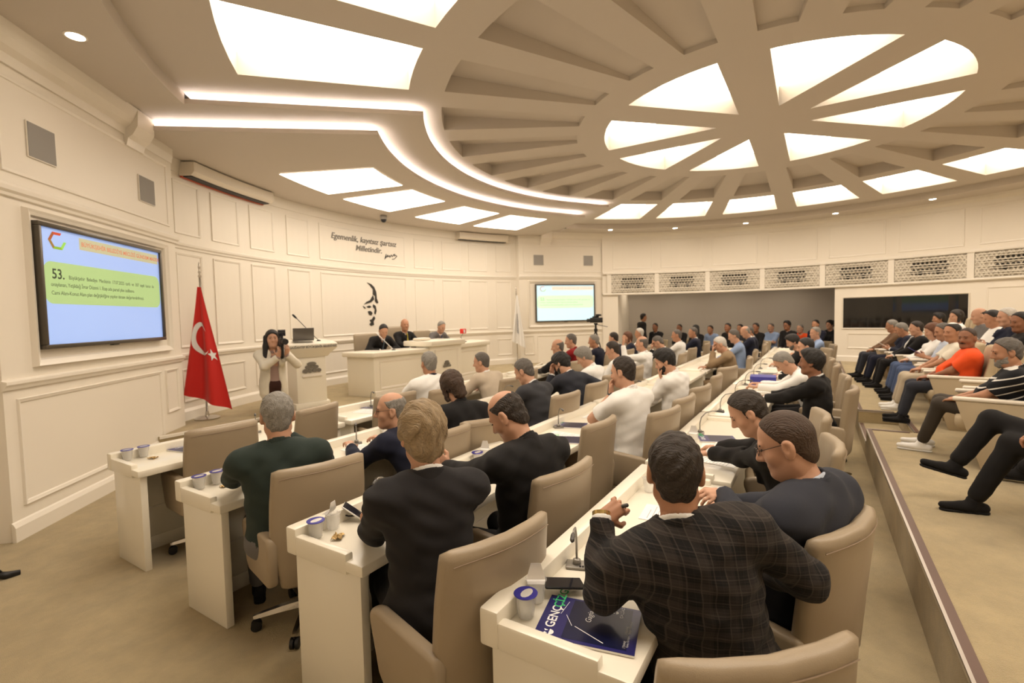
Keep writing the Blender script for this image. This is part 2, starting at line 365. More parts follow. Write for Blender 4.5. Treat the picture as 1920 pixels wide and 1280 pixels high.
def light_well(loop, z, dz, label, group, flat=False, ml=M_LAMP):
    cx = sum(p[0] for p in loop)/len(loop); cy = sum(p[1] for p in loop)/len(loop)
    t = thing('ceiling_light', label, 'ceiling light', (cx, cy, z), 0, group)
    Lc = [(x-cx, y-cy) for x, y in loop]
    if flat:
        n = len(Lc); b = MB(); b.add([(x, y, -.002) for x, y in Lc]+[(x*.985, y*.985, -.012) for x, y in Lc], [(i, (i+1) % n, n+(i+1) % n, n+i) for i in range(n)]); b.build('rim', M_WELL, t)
        b = MB(); b.add([(x*.985, y*.985, -.011) for x, y in Lc], [tuple(range(n))]); b.build('diffuser', ml, t)
    else:
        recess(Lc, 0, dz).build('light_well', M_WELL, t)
        b = MB(); n = len(Lc); b.add([(x, y, dz) for x, y in Lc], [tuple(range(n))]); b.build('diffuser', M_LAMP, t)
    return t
WNAMES = {22.5: 'bottom centre, narrow one nearest the gallery wall', 67.5: 'lower left, just left of the bottom pair', 112.5: 'leftmost, below the large upper left wedge', 157.5: 'upper left, closest to the dark coffers',
          202.5: 'top right, tallest with a deep right side', 247.5: 'far right with a rounded outer edge', 292.5: 'right, slim one under the rounded wedge', 337.5: 'lower right, right of the wide spoke'}
for a in WEDGE_A: light_well(wedge(a), ZM, .25, 'wedge-shaped light of the ceiling star, '+WNAMES[a], 'wedge lights of the ceiling star')
ONAMES = {37.5: 'leftmost of the row above the gallery wall', 22.5: 'second from left in the row above the gallery wall', 7.5: 'third from left in the row above the gallery wall', 352.5: 'fourth from left in the row above the gallery wall',
          337.5: 'fifth from left in the row above the gallery wall', 322.5: 'at the right edge, last of the row above the gallery wall', 142.5: 'the largest, top left above the cove', 157.5: 'cut by the top edge, right of the largest light'}
for a in OUT_A: light_well(sector(4.93, 6.72, a, 5.3, 5.6), ZM, .25, 'square ceiling light '+ONAMES.get(a, 'in the outer ring behind the camera'), 'outer ring ceiling lights')
for a, nm in ((109.4, 'leftmost'), (95.6, 'second from left'), (79.0, 'third from left'), (65.0, 'rightmost')):
    light_well(sector(5.8, 7.42, a, 5.35, 5.35), ZL, 0, 'flat square light in the stage ceiling, %s of four' % nm, 'stage ceiling lights', True)
# rim and perimeter
b = MB(); A = arc(7.45, 132.4, 407.6, 100); n = len(A)
b.add([(x, y, ZP) for x, y in A]+[(x, y, ZM) for x, y in A], [(i, i+1, n+i+1, n+i) for i in range(n-1)]); struct(b.build('trim_1', M_CEIL))
b = MB(); A2 = arc(9.3, 132.4, 407.6, 100)
b.add([(x, y, ZP) for x, y in A]+[(x, y, ZP) for x, y in A2], [(i, i+1, n+i+1, n+i) for i in range(n-1)]); struct(b.build('ceiling_perimeter', M_CEIL))
b = MB(); b.prism(arc(10.2, 0, 360, 60)[:-1], ZM+.45, ZM+.5); struct(b.build('ceiling_slab', M_CEIL))
# stage ceiling: two stepped layers with lit coves
def layer(name, R0, a0, a1, z0, th, lip):
    o = arc(R0, a0, a1, 50); b = MB(); b.prism(o+arc(8.62, a1, a0, 50), z0, z0+th)
    L = struct(b.build(name, M_CEIL))
    path = [pol(8.5, a0)[:2]]+o+[pol(8.5, a1)[:2]]
    b = MB(); inn = arc(R0+.03, a0+.35, a1-.35, 50); pin = [pol(8.5, a0+.35)[:2]]+inn+[pol(8.5, a1-.35)[:2]]
    b.loft([[(x, y, z0+th), (x, y, z0+th+lip), (x2, y2, z0+th+lip), (x2, y2, z0+th)] for (x, y), (x2, y2) in zip(path, pin)]); b.build('lip', M_CEIL, L)
    c = arc(R0+.085, a0+1.0, a1-1.0, 50); c = [pol(8.3, a0+.8)[:2]]+c+[pol(8.3, a1-.8)[:2]]; d = arc(R0+.105, a0+1.2, a1-1.2, 50); d = [pol(8.3, a0+1.0)[:2]]+d+[pol(8.3, a1-1.0)[:2]]
    b = MB(); b.loft([[(x, y, z0+th+.002), (x, y, z0+th+.014), (x2, y2, z0+th+.014), (x2, y2, z0+th+.002)] for (x, y), (x2, y2) in zip(c, d)]); b.build('led_strip', M_COVE, L)
    return L
layer('ceiling_stage', 5.35, 51.4, 128.6, ZL, .03, .025)
layer('ceiling_stage_upper', 4.75, 47.6, 132.4, ZU, .03, .025)
# downlights in the perimeter
def downlight(a, R, label):
    t = thing('downlight', label, 'downlight', pol(R, a, ZP), 0, 'perimeter downlights')
    b = MB(); b.lathe([(.085, 0), (.085, -.006), (.068, -.009), (.066, -.002)], 20); b.build('ring', M_TRIM, t)
    b = MB(); b.add([(.066*math.cos(i*math.pi/10), .066*math.sin(i*math.pi/10), -.003) for i in range(20)], [tuple(range(20))]); b.build('lens', M_SPOT, t)
for a, R, l in ((142.4, 7.83, 'round downlight in the left ceiling edge above the wall speakers'), (36.8, 7.6, 'leftmost small downlight above the gallery wall'), (22.4, 7.62, 'second small downlight above the gallery wall'), (8, 7.62, 'third small downlight above the gallery wall'),
                (-8.1, 7.62, 'fourth small downlight above the gallery wall'), (-22.7, 7.62, 'fifth small downlight above the gallery wall, near the right edge')): downlight(a, R, l)

for k, a in enumerate((28, 19, 10, 1)):  # panels added out of view behind the fascia to brighten the recess wall
    light_well(sector(9.0, 10.2, a, 2.4, 2.4), 2.62, 0, 'unseen panel light added in the recess ceiling, %s of four' % ('leftmost', 'second from left', 'third from left', 'rightmost')[k], 'unseen lights added in the recess', True, M_FILL)
# ------------------------------------------------------------------ text helper
def text_mb(txt, size, shear=0., align='LEFT', extr=0., spacing=1., bold=0.):
    cu = bpy.data.curves.new('lettering', 'FONT'); cu.body = txt; cu.size = size; cu.shear = shear; cu.align_x = align; cu.extrude = extr; cu.space_character = spacing; cu.offset = bold; cu.resolution_u = 3
    o = bpy.data.objects.new('lettering', cu); COL.objects.link(o)
    dg = bpy.context.evaluated_depsgraph_get(); me = bpy.data.meshes.new_from_object(o.evaluated_get(dg))
    b = MB(); b.v = [tuple(v.co) for v in me.vertices]; b.f = [tuple(p.vertices) for p in me.polygons]; b.m = [0]*len(b.f)
    bpy.data.objects.remove(o); bpy.data.curves.remove(cu); bpy.data.meshes.remove(me); return b
def place(mb, fn):
    o = MB(); o.f = mb.f; o.m = mb.m; o.v = [tuple(fn(*v)) for v in mb.v]; return o
def rbox(lo, hi, name, m, parent=None, bevel=.006, seg=2, X=None):
    b = MB(); b.box(lo, hi, 0, X); return b.build(name, m, parent, bevel, seg)
# ------------------------------------------------------------------ swivel chair prototype (facing +y, origin on the floor)
def superring(hw, ht, e, n=20):
    out = []
    for i in range(n):
        t = 2*math.pi*i/n; c, s = math.cos(t), math.sin(t)
        out.append((hw*math.copysign(abs(c)**e, c), ht*math.copysign(abs(s)**e, s)))
    return out
def back_loft(zs, w_of, y_of, curv, th, e=.42, n=24):
    rings = []; N = len(zs)
    for k, z in enumerate(zs):
        hw = w_of(z); k_end = min(k, N-1-k); sh = (.80, .95, 1)[min(2, k_end)]; ts = (.35, .8, 1)[min(2, k_end)]
        rings.append([(x*(1 if k_end else .96), y_of(z)+y*ts+curv*(x/.27)**2, z) for x, y in superring(hw*(sh if k_end == 0 else 1)**.4, th, e, n)])
    return rings
M_SEAM = mat('leather_seam', (.30, .22, .15), .5)
def make_chair():
    t = thing('swivel_chair', 'x', 'chair')
    zs = [.33, .345, .37, .43, .52, .62, .72, .82, .91, .975, 1.0, 1.012]
    wof = lambda z: .215+.055*min(1, (z-.33)/.25) - .012*max(0, (z-.8)/.2)
    b = MB(); b.loft(back_loft(zs, wof, lambda z: -.235-.10*(z-.4), .055, .034)); b.build('backrest', M_LEATHER, t, smooth=True)
    b = MB(); b.tube([(x, -.235-.10*(.972-.4)+.055*(x/.27)**2-.0335, .972-.012*(x/.26)**4) for x in [-.235+.47*i/24 for i in range(25)]], .0022, 5); b.build('seam', M_SEAM, t)
    b = MB(); rings = []
    for k, (z, s_) in enumerate(((.375, .9), (.385, .98), (.42, 1), (.455, 1), (.475, .96), (.482, .88))): rings.append([(x*s_, .02+y*s_, z) for x, y in superring(.235, .245, .35, 24)])
    b.loft(rings); b.build('seat', M_LEATHER, t, smooth=True)
    for s in (-1, 1):
        prof = [(-.22, .37), (-.24, .60), (-.225, .645), (.16, .655), (.215, .64), (.225, .60), (.16, .40), (.12, .36)]
        b = MB(); X = Matrix(((0, 0, 1, 0), (1, 0, 0, 0), (0, 1, 0, 0), (0, 0, 0, 1)))
        b.prism(prof, s*.235 if s > 0 else -.295, .295 if s > 0 else -.235, 0, X); b.build('armrest', M_LEATHER, t, bevel=.02, seg=3)
    b = MB(); b.lathe([(.028, .09), (.028, .22), (.04, .22), (.04, .36), (.11, .365), (.11, .378)], 14); b.build('gas_column', M_BLACK, t, smooth='auto')
    for i in range(5):
        a = 2*math.pi*i/5+.3; d = Vector((math.cos(a), math.sin(a), 0)); n = Vector((-d.y, d.x, 0))
        b = MB(); R_ = []
        for r, wd, z0, z1 in ((.02, .03, .085, .125), (.15, .025, .085, .115), (.29, .016, .075, .095), (.305, .012, .075, .09)):
            R_.append([d*r+n*wd+Vector((0, 0, z0)), d*r-n*wd+Vector((0, 0, z0)), d*r-n*wd*.7+Vector((0, 0, z1)), d*r+n*wd*.7+Vector((0, 0, z1))])
        b.loft(R_); lg = b.build('base_leg', M_CHROME, t)
        b = MB(); c = d*.29
        for o_ in (-.014, .014): b.tube([c+n*(o_-.009)+Vector((0, 0, .03)), c+n*(o_+.009)+Vector((0, 0, .03))], .03, 12)
        b.tube([c+Vector((0, 0, .03)), c+Vector((0, 0, .08))], .009, 6); b.build('caster', M_BLACK, lg, smooth='auto')
    return t
CH0 = make_chair(); _chair_used = [False]
def chair(x, y, head, label, group='taupe swivel chairs at the desks', z=0., sc=1.):
    t = CH0 if not _chair_used[0] else copy_tree(CH0); _chair_used[0] = True
    t.location = (x, y, z); t.rotation_euler = (0, 0, -math.radians(head)); t.scale = (sc,)*3
    t['label'] = label; t['group'] = group; return t
# ------------------------------------------------------------------ desk units
def desk(x0, y, L, label):
    t = thing('council_desk', label, 'desk', (x0, y, 0), 0, 'cream council desks')
    rbox((.003, -.50, .705), (L-.003, -.03, .755), 'tabletop', M_DESK, t, .008)
    rbox((0, -.045, .69), (L, .03, .82), 'back_rail', M_DESK, t, .01)
    for xx in (0., L-.045):
        rbox((xx, -.40, .69), (xx+.045, -.04, .787), 'end_rail', M_DESK, t, .012)
        rbox((xx+.03 if xx == 0 else xx-.03, -.455, 0), (xx+.075 if xx == 0 else xx+.015, -.0, .706), 'end_panel', M_DESK, t, .004)
    rbox((.075, -.08, .10), (L-.06, -.05, .706), 'modesty_panel', M_DESK, t, .003)
    rbox((.075, -.085, .0), (L-.06, -.045, .10), 'plinth', M_DESK, t, .003)
    rbox((.075, -.088, .33), (L-.06, -.078, .345), 'groove_batten', M_TRIM, t, .002)
    return t
ROWS = {1: (4.57, [1.45, 3.32, 5.22, 7.12, 9.0, 10.9]), 2: (3.37, [1.40, 3.28, 5.18, 7.08, 9.0, 10.9, 12.8]), 3: (2.115, [1.34, 3.22, 5.12, 7.05, 9.0, 10.9, 12.8]), 4: (.93, [1.28, 3.16, 5.05, 7.1, 9.1, 11.1, 13.0])}
RN = {1: 'front row', 2: 'second row', 3: 'third row', 4: 'last row by the platform'}
ON = ['first', 'second', 'third', 'fourth', 'fifth', 'sixth', 'seventh']
for r, (y, xs) in ROWS.items():
    for i, x in enumerate(xs):
        L = (xs[i+1]-x-.07) if i+1 < len(xs) else 1.8
        desk(x, y, L, 'cream desk, %s from the left end of the %s' % (ON[i], RN[r]))
# ------------------------------------------------------------------ microphones
def make_mic():
    t = thing('desk_microphone', 'x', 'microphone')
    rbox((-.045, -.035, 0), (.045, .035, .012), 'base', M_MIC, t, .006)
    b = MB(); b.lathe([(.018, .012), (.016, .03), (.008, .034)], 12); b.build('socket', M_MIC, t, smooth=True)
    pts = [(0, 0, .03), (0, .0, .09), (0, -.012, .14), (0, -.05, .185), (0, -.10, .20), (0, -.14, .20)]
    b = MB(); b.tube(pts, .0045, 8); b.build('gooseneck', M_MIC, t, smooth=True)
    b = MB(); b.tube([(0, -.135, .20), (0, -.15, .20), (0, -.185, .197), (0, -.195, .196)], [.006, .009, .009, .005], 10); b.build('mic_head', M_DGREY, t, smooth=True)
    for i in range(3): rbox((.012+.011*i, -.028, .011), (.02+.011*i, -.018, .015), 'button', M_BLACK, t, .001)
    return t
MIC0 = make_mic(); _mu = [False]
def mic(x, y, rz, label, z=.755):
    t = MIC0 if not _mu[0] else copy_tree(MIC0); _mu[0] = True
    t.location = (x, y, z); t.rotation_euler = (0, 0, math.radians(rz)); t['label'] = label; t['group'] = 'gooseneck desk microphones'
MICS = [(1.80, .835, -70, 'gooseneck microphone beside the black phone on the last row desk'), (1.86, 2.02, -60, 'gooseneck microphone beside the propped phone on the third row desk'), (2.72, 3.275, -40, 'gooseneck microphone left of the old man in glasses'), (2.55, 4.475, -30, 'gooseneck microphone right of the empty front row chair'),
        (3.95, 4.475, -30, 'gooseneck microphone on the front row desk left of the white polo man'), (4.0, 2.02, -50, 'gooseneck microphone by the navy magazine in the third row'), (4.35, .84, 10, 'gooseneck microphone in front of the man with white cuffs'),
        (5.4, .84, 0, 'gooseneck microphone at the near end of the third desk of the last row'), (6.5, .84, 0, 'gooseneck microphone in front of the moustached man'), (7.5, .84, 0, 'gooseneck microphone beside the blue binders'), (8.6, .84, 0, 'gooseneck microphone beyond the blue binders'),
        (5.0, 3.275, -20, 'gooseneck microphone in front of the man in the dark grey suit'), (6.0, 2.02, -20, 'gooseneck microphone in front of the bearded man in white'), (9.7, .84, 0, 'gooseneck microphone near the far end of the last row')]
for a in MICS: mic(*a)
# ------------------------------------------------------------------ cups, phones, papers, magazines
def make_cup(torn=False):
    t = thing('water_cup', 'x', 'cup')
    b = MB(); b.lathe([(.001, .003), (.026, .003), (.028, .006), (.037, .078), (.040, .082), (.0385, .083), (.0355, .078), (.0265, .008), (.001, .006)], 20); b.build('cup_body', M_CUP, t, smooth=True)
    b = MB()
    if torn:
        b.loft([[(-.04, -.03, .083), (-.04, .03, .083), (-.04, .03, .0845), (-.04, -.03, .0845)], [(-.01, -.034, .084), (-.01, .034, .084), (-.01, .034, .0855), (-.01, -.034, .0855)], [(.002, -.03, .10), (.002, .03, .10), (.0, .03, .1015), (.0, -.03, .1015)], [(.004, -.018, .14), (.004, .018, .14), (.002, .018, .14), (.002, -.018, .14)]])
    else: b.lathe([(.001, .0825), (.041, .0825), (.0425, .085), (.041, .0865), (.001, .0865)], 20)
    lid = b.build('foil_lid', M_FOIL if torn else M_LID, t, smooth='auto')
    if not torn:
        b = MB(); b.add([(.03*math.cos(a), .03*math.sin(a)*.6-.004, .0868) for a in [i*math.pi/6 for i in range(12)]], [tuple(range(12))]); b.build('lid_print', M_FOIL, lid)
    return t
CUPS = [make_cup(), make_cup(True)]; _cu = [False, False]
def cup(x, y, label, torn=False, rz=0.):
    k = int(torn); t = CUPS[k] if not _cu[k] else copy_tree(CUPS[k]); _cu[k] = True
    t.location = (x, y, .756); t.rotation_euler = (0, 0, math.radians(rz)); t['label'] = label; t['group'] = 'sealed plastic water cups'
for a in ((1.40, .845, 'sealed water cup with blue foil lid at the corner of the last row desk'), (1.50, .86, 'opened water cup with torn foil beside the black phone', True, 30), (1.425, 2.03, 'sealed water cup with blue lid at the corner of the third row desk'), (1.53, 2.04, 'opened water cup with upright torn foil on the third row desk', True, -70),
          (1.49, 3.28, 'left of two sealed cups on the second row desk end'), (1.60, 3.285, 'right of two sealed cups on the second row desk end'), (1.54, 4.48, 'left of two sealed cups on the front row desk end'), (1.65, 4.485, 'right of two sealed cups on the front row desk end'),
          (3.42, 4.47, 'clear cup on the front row desk beside the lectern', True, 60), (3.05, 3.28, 'clear cup in front of the old man in glasses', True, 10), (2.74, 2.03, 'left of two cups in front of the bald man in black'), (2.85, 2.04, 'right of two cups in front of the bald man in black', True, 20),
          (2.78, .82, 'opened cup with foil beyond the wristwatch hand', True, 100), (4.0, .82, 'clear cup beside the navy magazine of the man with white cuffs', True, 0)): cup(*a)
def flat_thing(name, label, cat, x, y, z, rz, group=None): return thing(name, label, cat, (x, y, z), math.radians(rz), group)
def paper(x, y, rz, label, n=10, wd=.21, hh=.297, z=.756):
    t = flat_thing('paper_sheet', label, 'paper', x, y, z, rz, 'white papers on the desks')
    b = MB(); b.box((-wd/2, -hh/2, 0), (wd/2, hh/2, .002)); b.build('sheet', M_PAPER, t)
    b = MB()
    for i in range(n): b.box((-wd*.4, hh*.38-i*hh*.075-.004, .002), (wd*(.4-.25*((i*7) % 3 == 0)), hh*.38-i*hh*.075, .0023))
    b.build('printed_lines', M_PRINT, t)
for a in ((1.94, .60, -35, 'printed sheet under the wristwatch hand on the last row desk'), (2.5, .62, 5, 'white sheet before the navy suited man in glasses'), (3.6, .58, -12, 'printed sheet under the hand with white cuff'), (3.95, .60, 8, 'sheet hanging over the edge of the second desk of the last row'), (2.62, 3.08, 0, 'open white paper before the old man in glasses'), (2.95, 3.1, 12, 'second white paper right of the old man in glasses'),
          (2.62, 1.88, -10, 'white sheet under the elbow of the bald man in black'), (3.5, 1.86, 10, 'white sheet on the third row desk behind the bald man'), (3.75, 1.85, -5, 'sheet under the navy magazine in the third row'), (4.6, 1.86, 0, 'sheet before the man in the white shirt with wristwatch'), (5.4, .6, 0, 'sheet before the moustached man'), (6.2, .6, -8, 'second sheet before the moustached man'),
          (1.85, 3.08, 10, 'sheet beside the green shirted man elbow'), (7.0, .62, 0, 'sheet under the blue binders'), (9.9, .6, 5, 'sheet near the far end of the last row'), (3.75, 4.3, 10, 'sheet on the front row desk near the lectern'), (7.9, 1.86, 0, 'sheet before the man in the tan suit')): paper(*a)
def magazine(x, y, rz, label, detail=True, z=.757, s=1.):
    t = flat_thing('magazine', label, 'magazine', x, y, z, rz, 'navy magazines on the desks')
    W_, H_, T = .21*s, .285*s, .007
    rbox((-W_/2, -H_/2, 0), (W_/2, H_/2, T), 'pages', M_PAPER, t, .0)
    rbox((-W_/2, -H_/2-.001, T), (W_/2, H_/2, T+.0012), 'cover', M_NAVY, t, .0)
    zc = T+.0016
    b = MB(); b.add([(-W_*.44, -H_*.42, zc), (W_*.46, -H_*.42, zc), (W_*.46, H_*.22, zc), (-W_*.44, H_*.22, zc)], [(0, 1, 2, 3)]); cv = b.build('cover_picture', M_NAVY2, t)
    def put(txt, sz, px, py, m, sh=0., nm='lettering', bold=0.): place(text_mb(txt, sz, sh, bold=bold), lambda x_, y_, z_: (px+x_, py+y_, zc+.0004)).build(nm, m, t)
    put('GENÇ', .040*s, -W_*.28, H_*.33, M_WHITE, bold=.0008); put('ÇİZGİ', .040*s, W_*.21, H_*.33, M_GREEN, bold=.0008)
    if detail:
        put('Gagiad Tarihi', .026*s, -W_*.02, -H_*.02, M_WHITE, .2); put('GAGİAD', .014*s, W_*.22, -H_*.33, M_WHITE); put('| Söyleşi\n  Genç Girişim', .009*s, -W_*.4, -H_*.40, M_WHITE); put('| Röportaj\n  Sanayi Gündemi', .009*s, -W_*.12, -H_*.40, M_WHITE)
        b = MB()
        for p, q, wd in (((-.30, -.15), (-.12, .12), .0016), ((-.12, .12), (.05, .24), .001), ((.05, .24), (.30, .26), .0008)):
            P = Vector((p[0]*W_*1.3, p[1]*H_*1.3, zc+.0005)); Q = Vector((q[0]*W_*1.3, q[1]*H_*1.3*.8, zc+.0005)); n = Vector((-(Q-P).y, (Q-P).x, 0)).normalized()*wd
            b.add([P+n, Q+n, Q-n, P-n], [(0, 1, 2, 3)])
        b.build('cover_rays', M_WHITE, t)
        for cx_, cy_, r in ((-W_*.38, H_*.355, .014*s), (W_*.33, -H_*.25, .008*s)):
            b = MB()
            b.add([(cx_+r*math.cos(a)*.9, cy_+r*math.sin(a), zc+.0005) for a in [math.pi*(1+i/8) for i in range(9)]], [tuple(range(9))])
            for dx in (-.5, .5): b.add([(cx_+dx*r, cy_+r*.2, zc+.0005), (cx_+dx*r*1.6, cy_+r*1.2, zc+.0005), (cx_+dx*r*.3, cy_+r*.9, zc+.0005)], [(0, 1, 2)])
            b.build('emblem', M_WHITE, t)
    return t
magazine(1.468, .640, 12, 'navy magazine with white and green title at the near desk corner', s=1.13)
magazine(1.98, .67, 14, 'navy magazine under the printed sheet by the wristwatch hand')
for a in ((4.2, .68, 20, 'navy magazine before the man with white cuffs'), (4.12, 1.95, 15, 'navy magazine beside the gooseneck microphone in the third row'), (3.62, 1.74, 20, 'navy magazine under a sheet near the empty third row chair'), (2.05, 3.1, 10, 'navy magazine by the right elbow of the green shirted man'), (3.95, 4.40, 15, 'navy magazine on the front row desk near the lectern'), (1.95, 4.40, 10, 'navy magazine in front of the empty front row chair'), (8.9, .66, 5, 'navy magazine beyond the blue binders')): magazine(*a, detail=False)
def phone(x, y, z, rz, tilt, label, m=M_BLACK):
    t = thing('mobile_phone', label, 'phone', (x, y, z), math.radians(rz)); t.rotation_euler = (math.radians(tilt), 0, math.radians(rz))
    rbox((-.037, -.078, 0), (.037, .078, .009), 'phone_body', m, t, .004, 3)
    b = MB(); b.box((-.0345, -.0755, .0088), (.0345, .0755, .0095)); b.build('screen', M_SCREEN, t); return t
phone(1.60, .80, .785, 42, 8, 'black phone lying against the microphone on the last row desk')
p3 = phone(1.66, 2.03, .79, 40, 38, 'phone propped up on a stand on the third row desk', M_FOIL)
b = MB(); b.tube([(0, -.02, 0), (.0, .02, -.03), (.01, .05, -.045)], .004, 6); b.build('cable', M_BLACK, p3)
phone(2.52, 1.80, .757, 20, 0, 'phone lying before the bald man in black')
phone(5.0, 1.83, .757, 85, 0, 'dark phone on the third row desk beside the bearded man'); phone(6.5, .64, .757, 80, 0, 'dark phone on the third desk of the last row')
# crumpled wrapper
b = MB(); n = 7; vs = []
for j in range(n):
    for i in range(n): vs.append(((i-3)*.011+RNG.normal()*.002, (j-3)*.008+RNG.normal()*.002, max(.0005, .009+RNG.normal()*.007)))
b.add(vs, [(j*n+i, j*n+i+1, (j+1)*n+i+1, (j+1)*n+i) for j in range(n-1) for i in range(n-1)])
wp = b.build('snack_wrapper', mat('wrapper_gold', (.45, .30, .12), .35, metal=.4, vary=.5, vscale=60)); wp.location = (1.475, 1.935, .757); wp.rotation_euler = (0, 0, .6); tag(wp, 'crumpled gold snack wrapper on the third row desk corner', 'wrapper')
for k, (x, y, l) in enumerate(((1.66, 4.36, 'brown folded wrapper on the front row desk end'), (1.60, 3.18, 'brown folded wrapper on the second row desk end'))):
    o = wp.copy(); o.data = wp.data; COL.objects.link(o); o.location = (x, y, .757); o.rotation_euler = (0, 0, 2+k); o['label'] = l
# binders stacked
for k in range(2):
    t = thing('ring_binder', ('lower' if k == 0 else 'upper')+' white binder with blue edges stacked on the last row desk', 'binder', (7.55, .62, .757+k*.068), math.radians(4), 'blue edged binders')
    rbox((-.14, -.15, .004), (.14, .15, .062), 'paper_block', M_PAPER, t, .002)
    mb_ = mat('binder_blue', (.05, .05, .32), .4)
    rbox((-.15, -.16, 0), (.15, .16, .004), 'cover', mb_, t, .0); rbox((-.15, -.16, .062), (.15, .16, .066), 'cover', mb_, t, .0); rbox((-.152, -.16, 0), (-.147, .16, .066), 'spine', mb_, t, .0)
# sunglasses-like spectacles on desk
t = thing('eyeglasses', 'folded dark eyeglasses on the third row desk by the phone', 'eyeglasses', (1.74, 1.90, .757), .4)
b = MB(); b.tube([(0, 0, .004), (.06, .01, .006), (.13, -.01, .004)], .0022, 6); b.build('temple', M_BLACK, t)
b = MB(); b.tube([(.02*math.cos(i*.7), .02*math.sin(i*.7)+.02, .01) for i in range(10)], .0018, 5); b.build('rim', M_BLACK, t)
# ------------------------------------------------------------------ stage furniture
def prism_part(poly, z0, z1, name, m, par, bevel=.01): b = MB(); b.prism(poly, z0, z1); return b.build(name, m, par, bevel)
pd = thing('podium_desk', 'long cream presiding desk on the stage with raised centre', 'desk', (7.9, 7.15, .36))
def pp(poly): return [(x-7.9, y-7.15) for x, y in poly]
prism_part(pp([(6.08, 7.5), (6.15, 6.85), (7.45, 6.72), (7.45, 6.95), (6.4, 7.05), (6.35, 7.5)]), 0, .74, 'left_front', M_DESK, pd)
prism_part(pp([(6.0, 7.55), (6.08, 6.78), (7.46, 6.64), (7.46, 7.25), (6.7, 7.3), (6.6, 7.55)]), .74, .83, 'left_top', M_DESK, pd, .02)
prism_part(pp([(7.42, 6.6), (8.42, 6.6), (8.42, 7.0), (7.42, 7.0)]), 0, .86, 'centre_front', M_DESK, pd)
prism_part(pp([(7.36, 6.52), (8.48, 6.52), (8.48, 7.3), (7.36, 7.3)]), .86, .97, 'centre_top', M_DESK, pd, .02)
prism_part(pp([(8.42, 6.72), (9.75, 6.85), (10.0, 7.5), (9.75, 7.5), (9.5, 7.05), (8.42, 6.95)]), 0, .76, 'right_front', M_DESK, pd)
prism_part(pp([(8.4, 6.64), (9.8, 6.78), (10.08, 7.55), (9.5, 7.55), (9.3, 7.3), (8.4, 7.25)]), .76, .86, 'right_top', M_DESK, pd, .02)
def MPd(x0, y0, x1, y1):
    L = math.hypot(x1-x0, y1-y0); d = ((x1-x0)/L, (y1-y0)/L); n = (d[1], -d[0])
    return (lambda u, v, w=0.: (x0+d[0]*u+n[0]*w-7.9, y0+d[1]*u+n[1]*w-7.15, v-.36)), L
for seg, z1 in (((6.15, 6.85, 7.45, 6.72), .66), ((7.42, 6.6, 8.42, 6.6), .78), ((8.42, 6.72, 9.75, 6.85), .68)):
    Mp, L = MPd(*seg); frame_ring(Mp, .12, L-.12, .36+.14, .36+z1, .035, .018).build('panel_moulding', M_TRIM, pd)
    strip(Mp, 0, L, [(.36, 0), (.36, .02), (.46, .02), (.47, 0)]).build('plinth', M_TRIM, pd)
def emblem(name, par, X, s=1.):
    """dark municipal emblem: a domed hill over two rows of leaf-shaped marks"""
    b = MB()
    def blob(cx, cy, rx, ry, n=14): b.prism([(cx+rx*math.cos(2*math.pi*i/n), cy+ry*math.sin(2*math.pi*i/n)) for i in range(n)], 0, .012, 0, X)
    for cx, cy, rx, ry in ((0, .055, .05, .022), (-.045, .02, .028, .02), (.045, .02, .028, .02), (0, .022, .026, .02), (-.072, -.022, .030, .024), (-.022, -.02, .026, .024), (.03, -.018, .026, .024), (.076, -.02, .026, .022)): blob(cx*s, cy*s, rx*s, ry*s)
    return b.build(name, M_INK, par)
emblem('emblem', pd, Matrix.Translation((.0, -.565, .45)) @ Matrix.Rotation(math.radians(90), 4, 'X'), 1.2)
# lectern
lc = thing('lectern', 'cream lectern with dark emblem at the left of the stage', 'lectern', (5.02, 7.2, .36), math.radians(-14))
prism_part([(-.28, -.22), (.28, -.22), (.34, .05), (.28, .25), (-.28, .25), (-.34, .05)], .0, .10, 'plinth', M_DESK, lc, .01)
prism_part([(-.24, -.19), (.24, -.19), (.30, .05), (.24, .22), (-.24, .22), (-.30, .05)], .10, .86, 'body', M_DESK, lc, .008)
b = MB(); rr = []
for z, s_ in ((.84, .9), (.90, 1.02), (.97, 1.25), (1.0, 1.32), (1.06, 1.32), (1.07, 1.29)): rr.append([(x*s_, y*s_, z+.08*(y*s_+.25)) for x, y in [(-.30, -.24), (.30, -.24), (.36, .05), (.30, .28), (-.30, .28), (-.36, .05)]])
b.loft(rr); b.build('top', M_DESK, lc, bevel=.012)
rbox((-.16, -.215, .52), (.16, -.17, .56), 'emblem_shelf', M_TRIM, lc, .004)
emblem('emblem', lc, Matrix.Translation((0, -.20, .65)) @ Matrix.Rotation(math.radians(90), 4, 'X'), 1.5)
place(text_mb('GAZİANTEP BÜYÜKŞEHİR BELEDİYESİ', .048, align='CENTER', extr=.002, spacing=1.02, bold=.001), lambda x, y, z: (x*.9, -.322-.001-z, 1.0+y)).build('lettering', M_INK, lc)
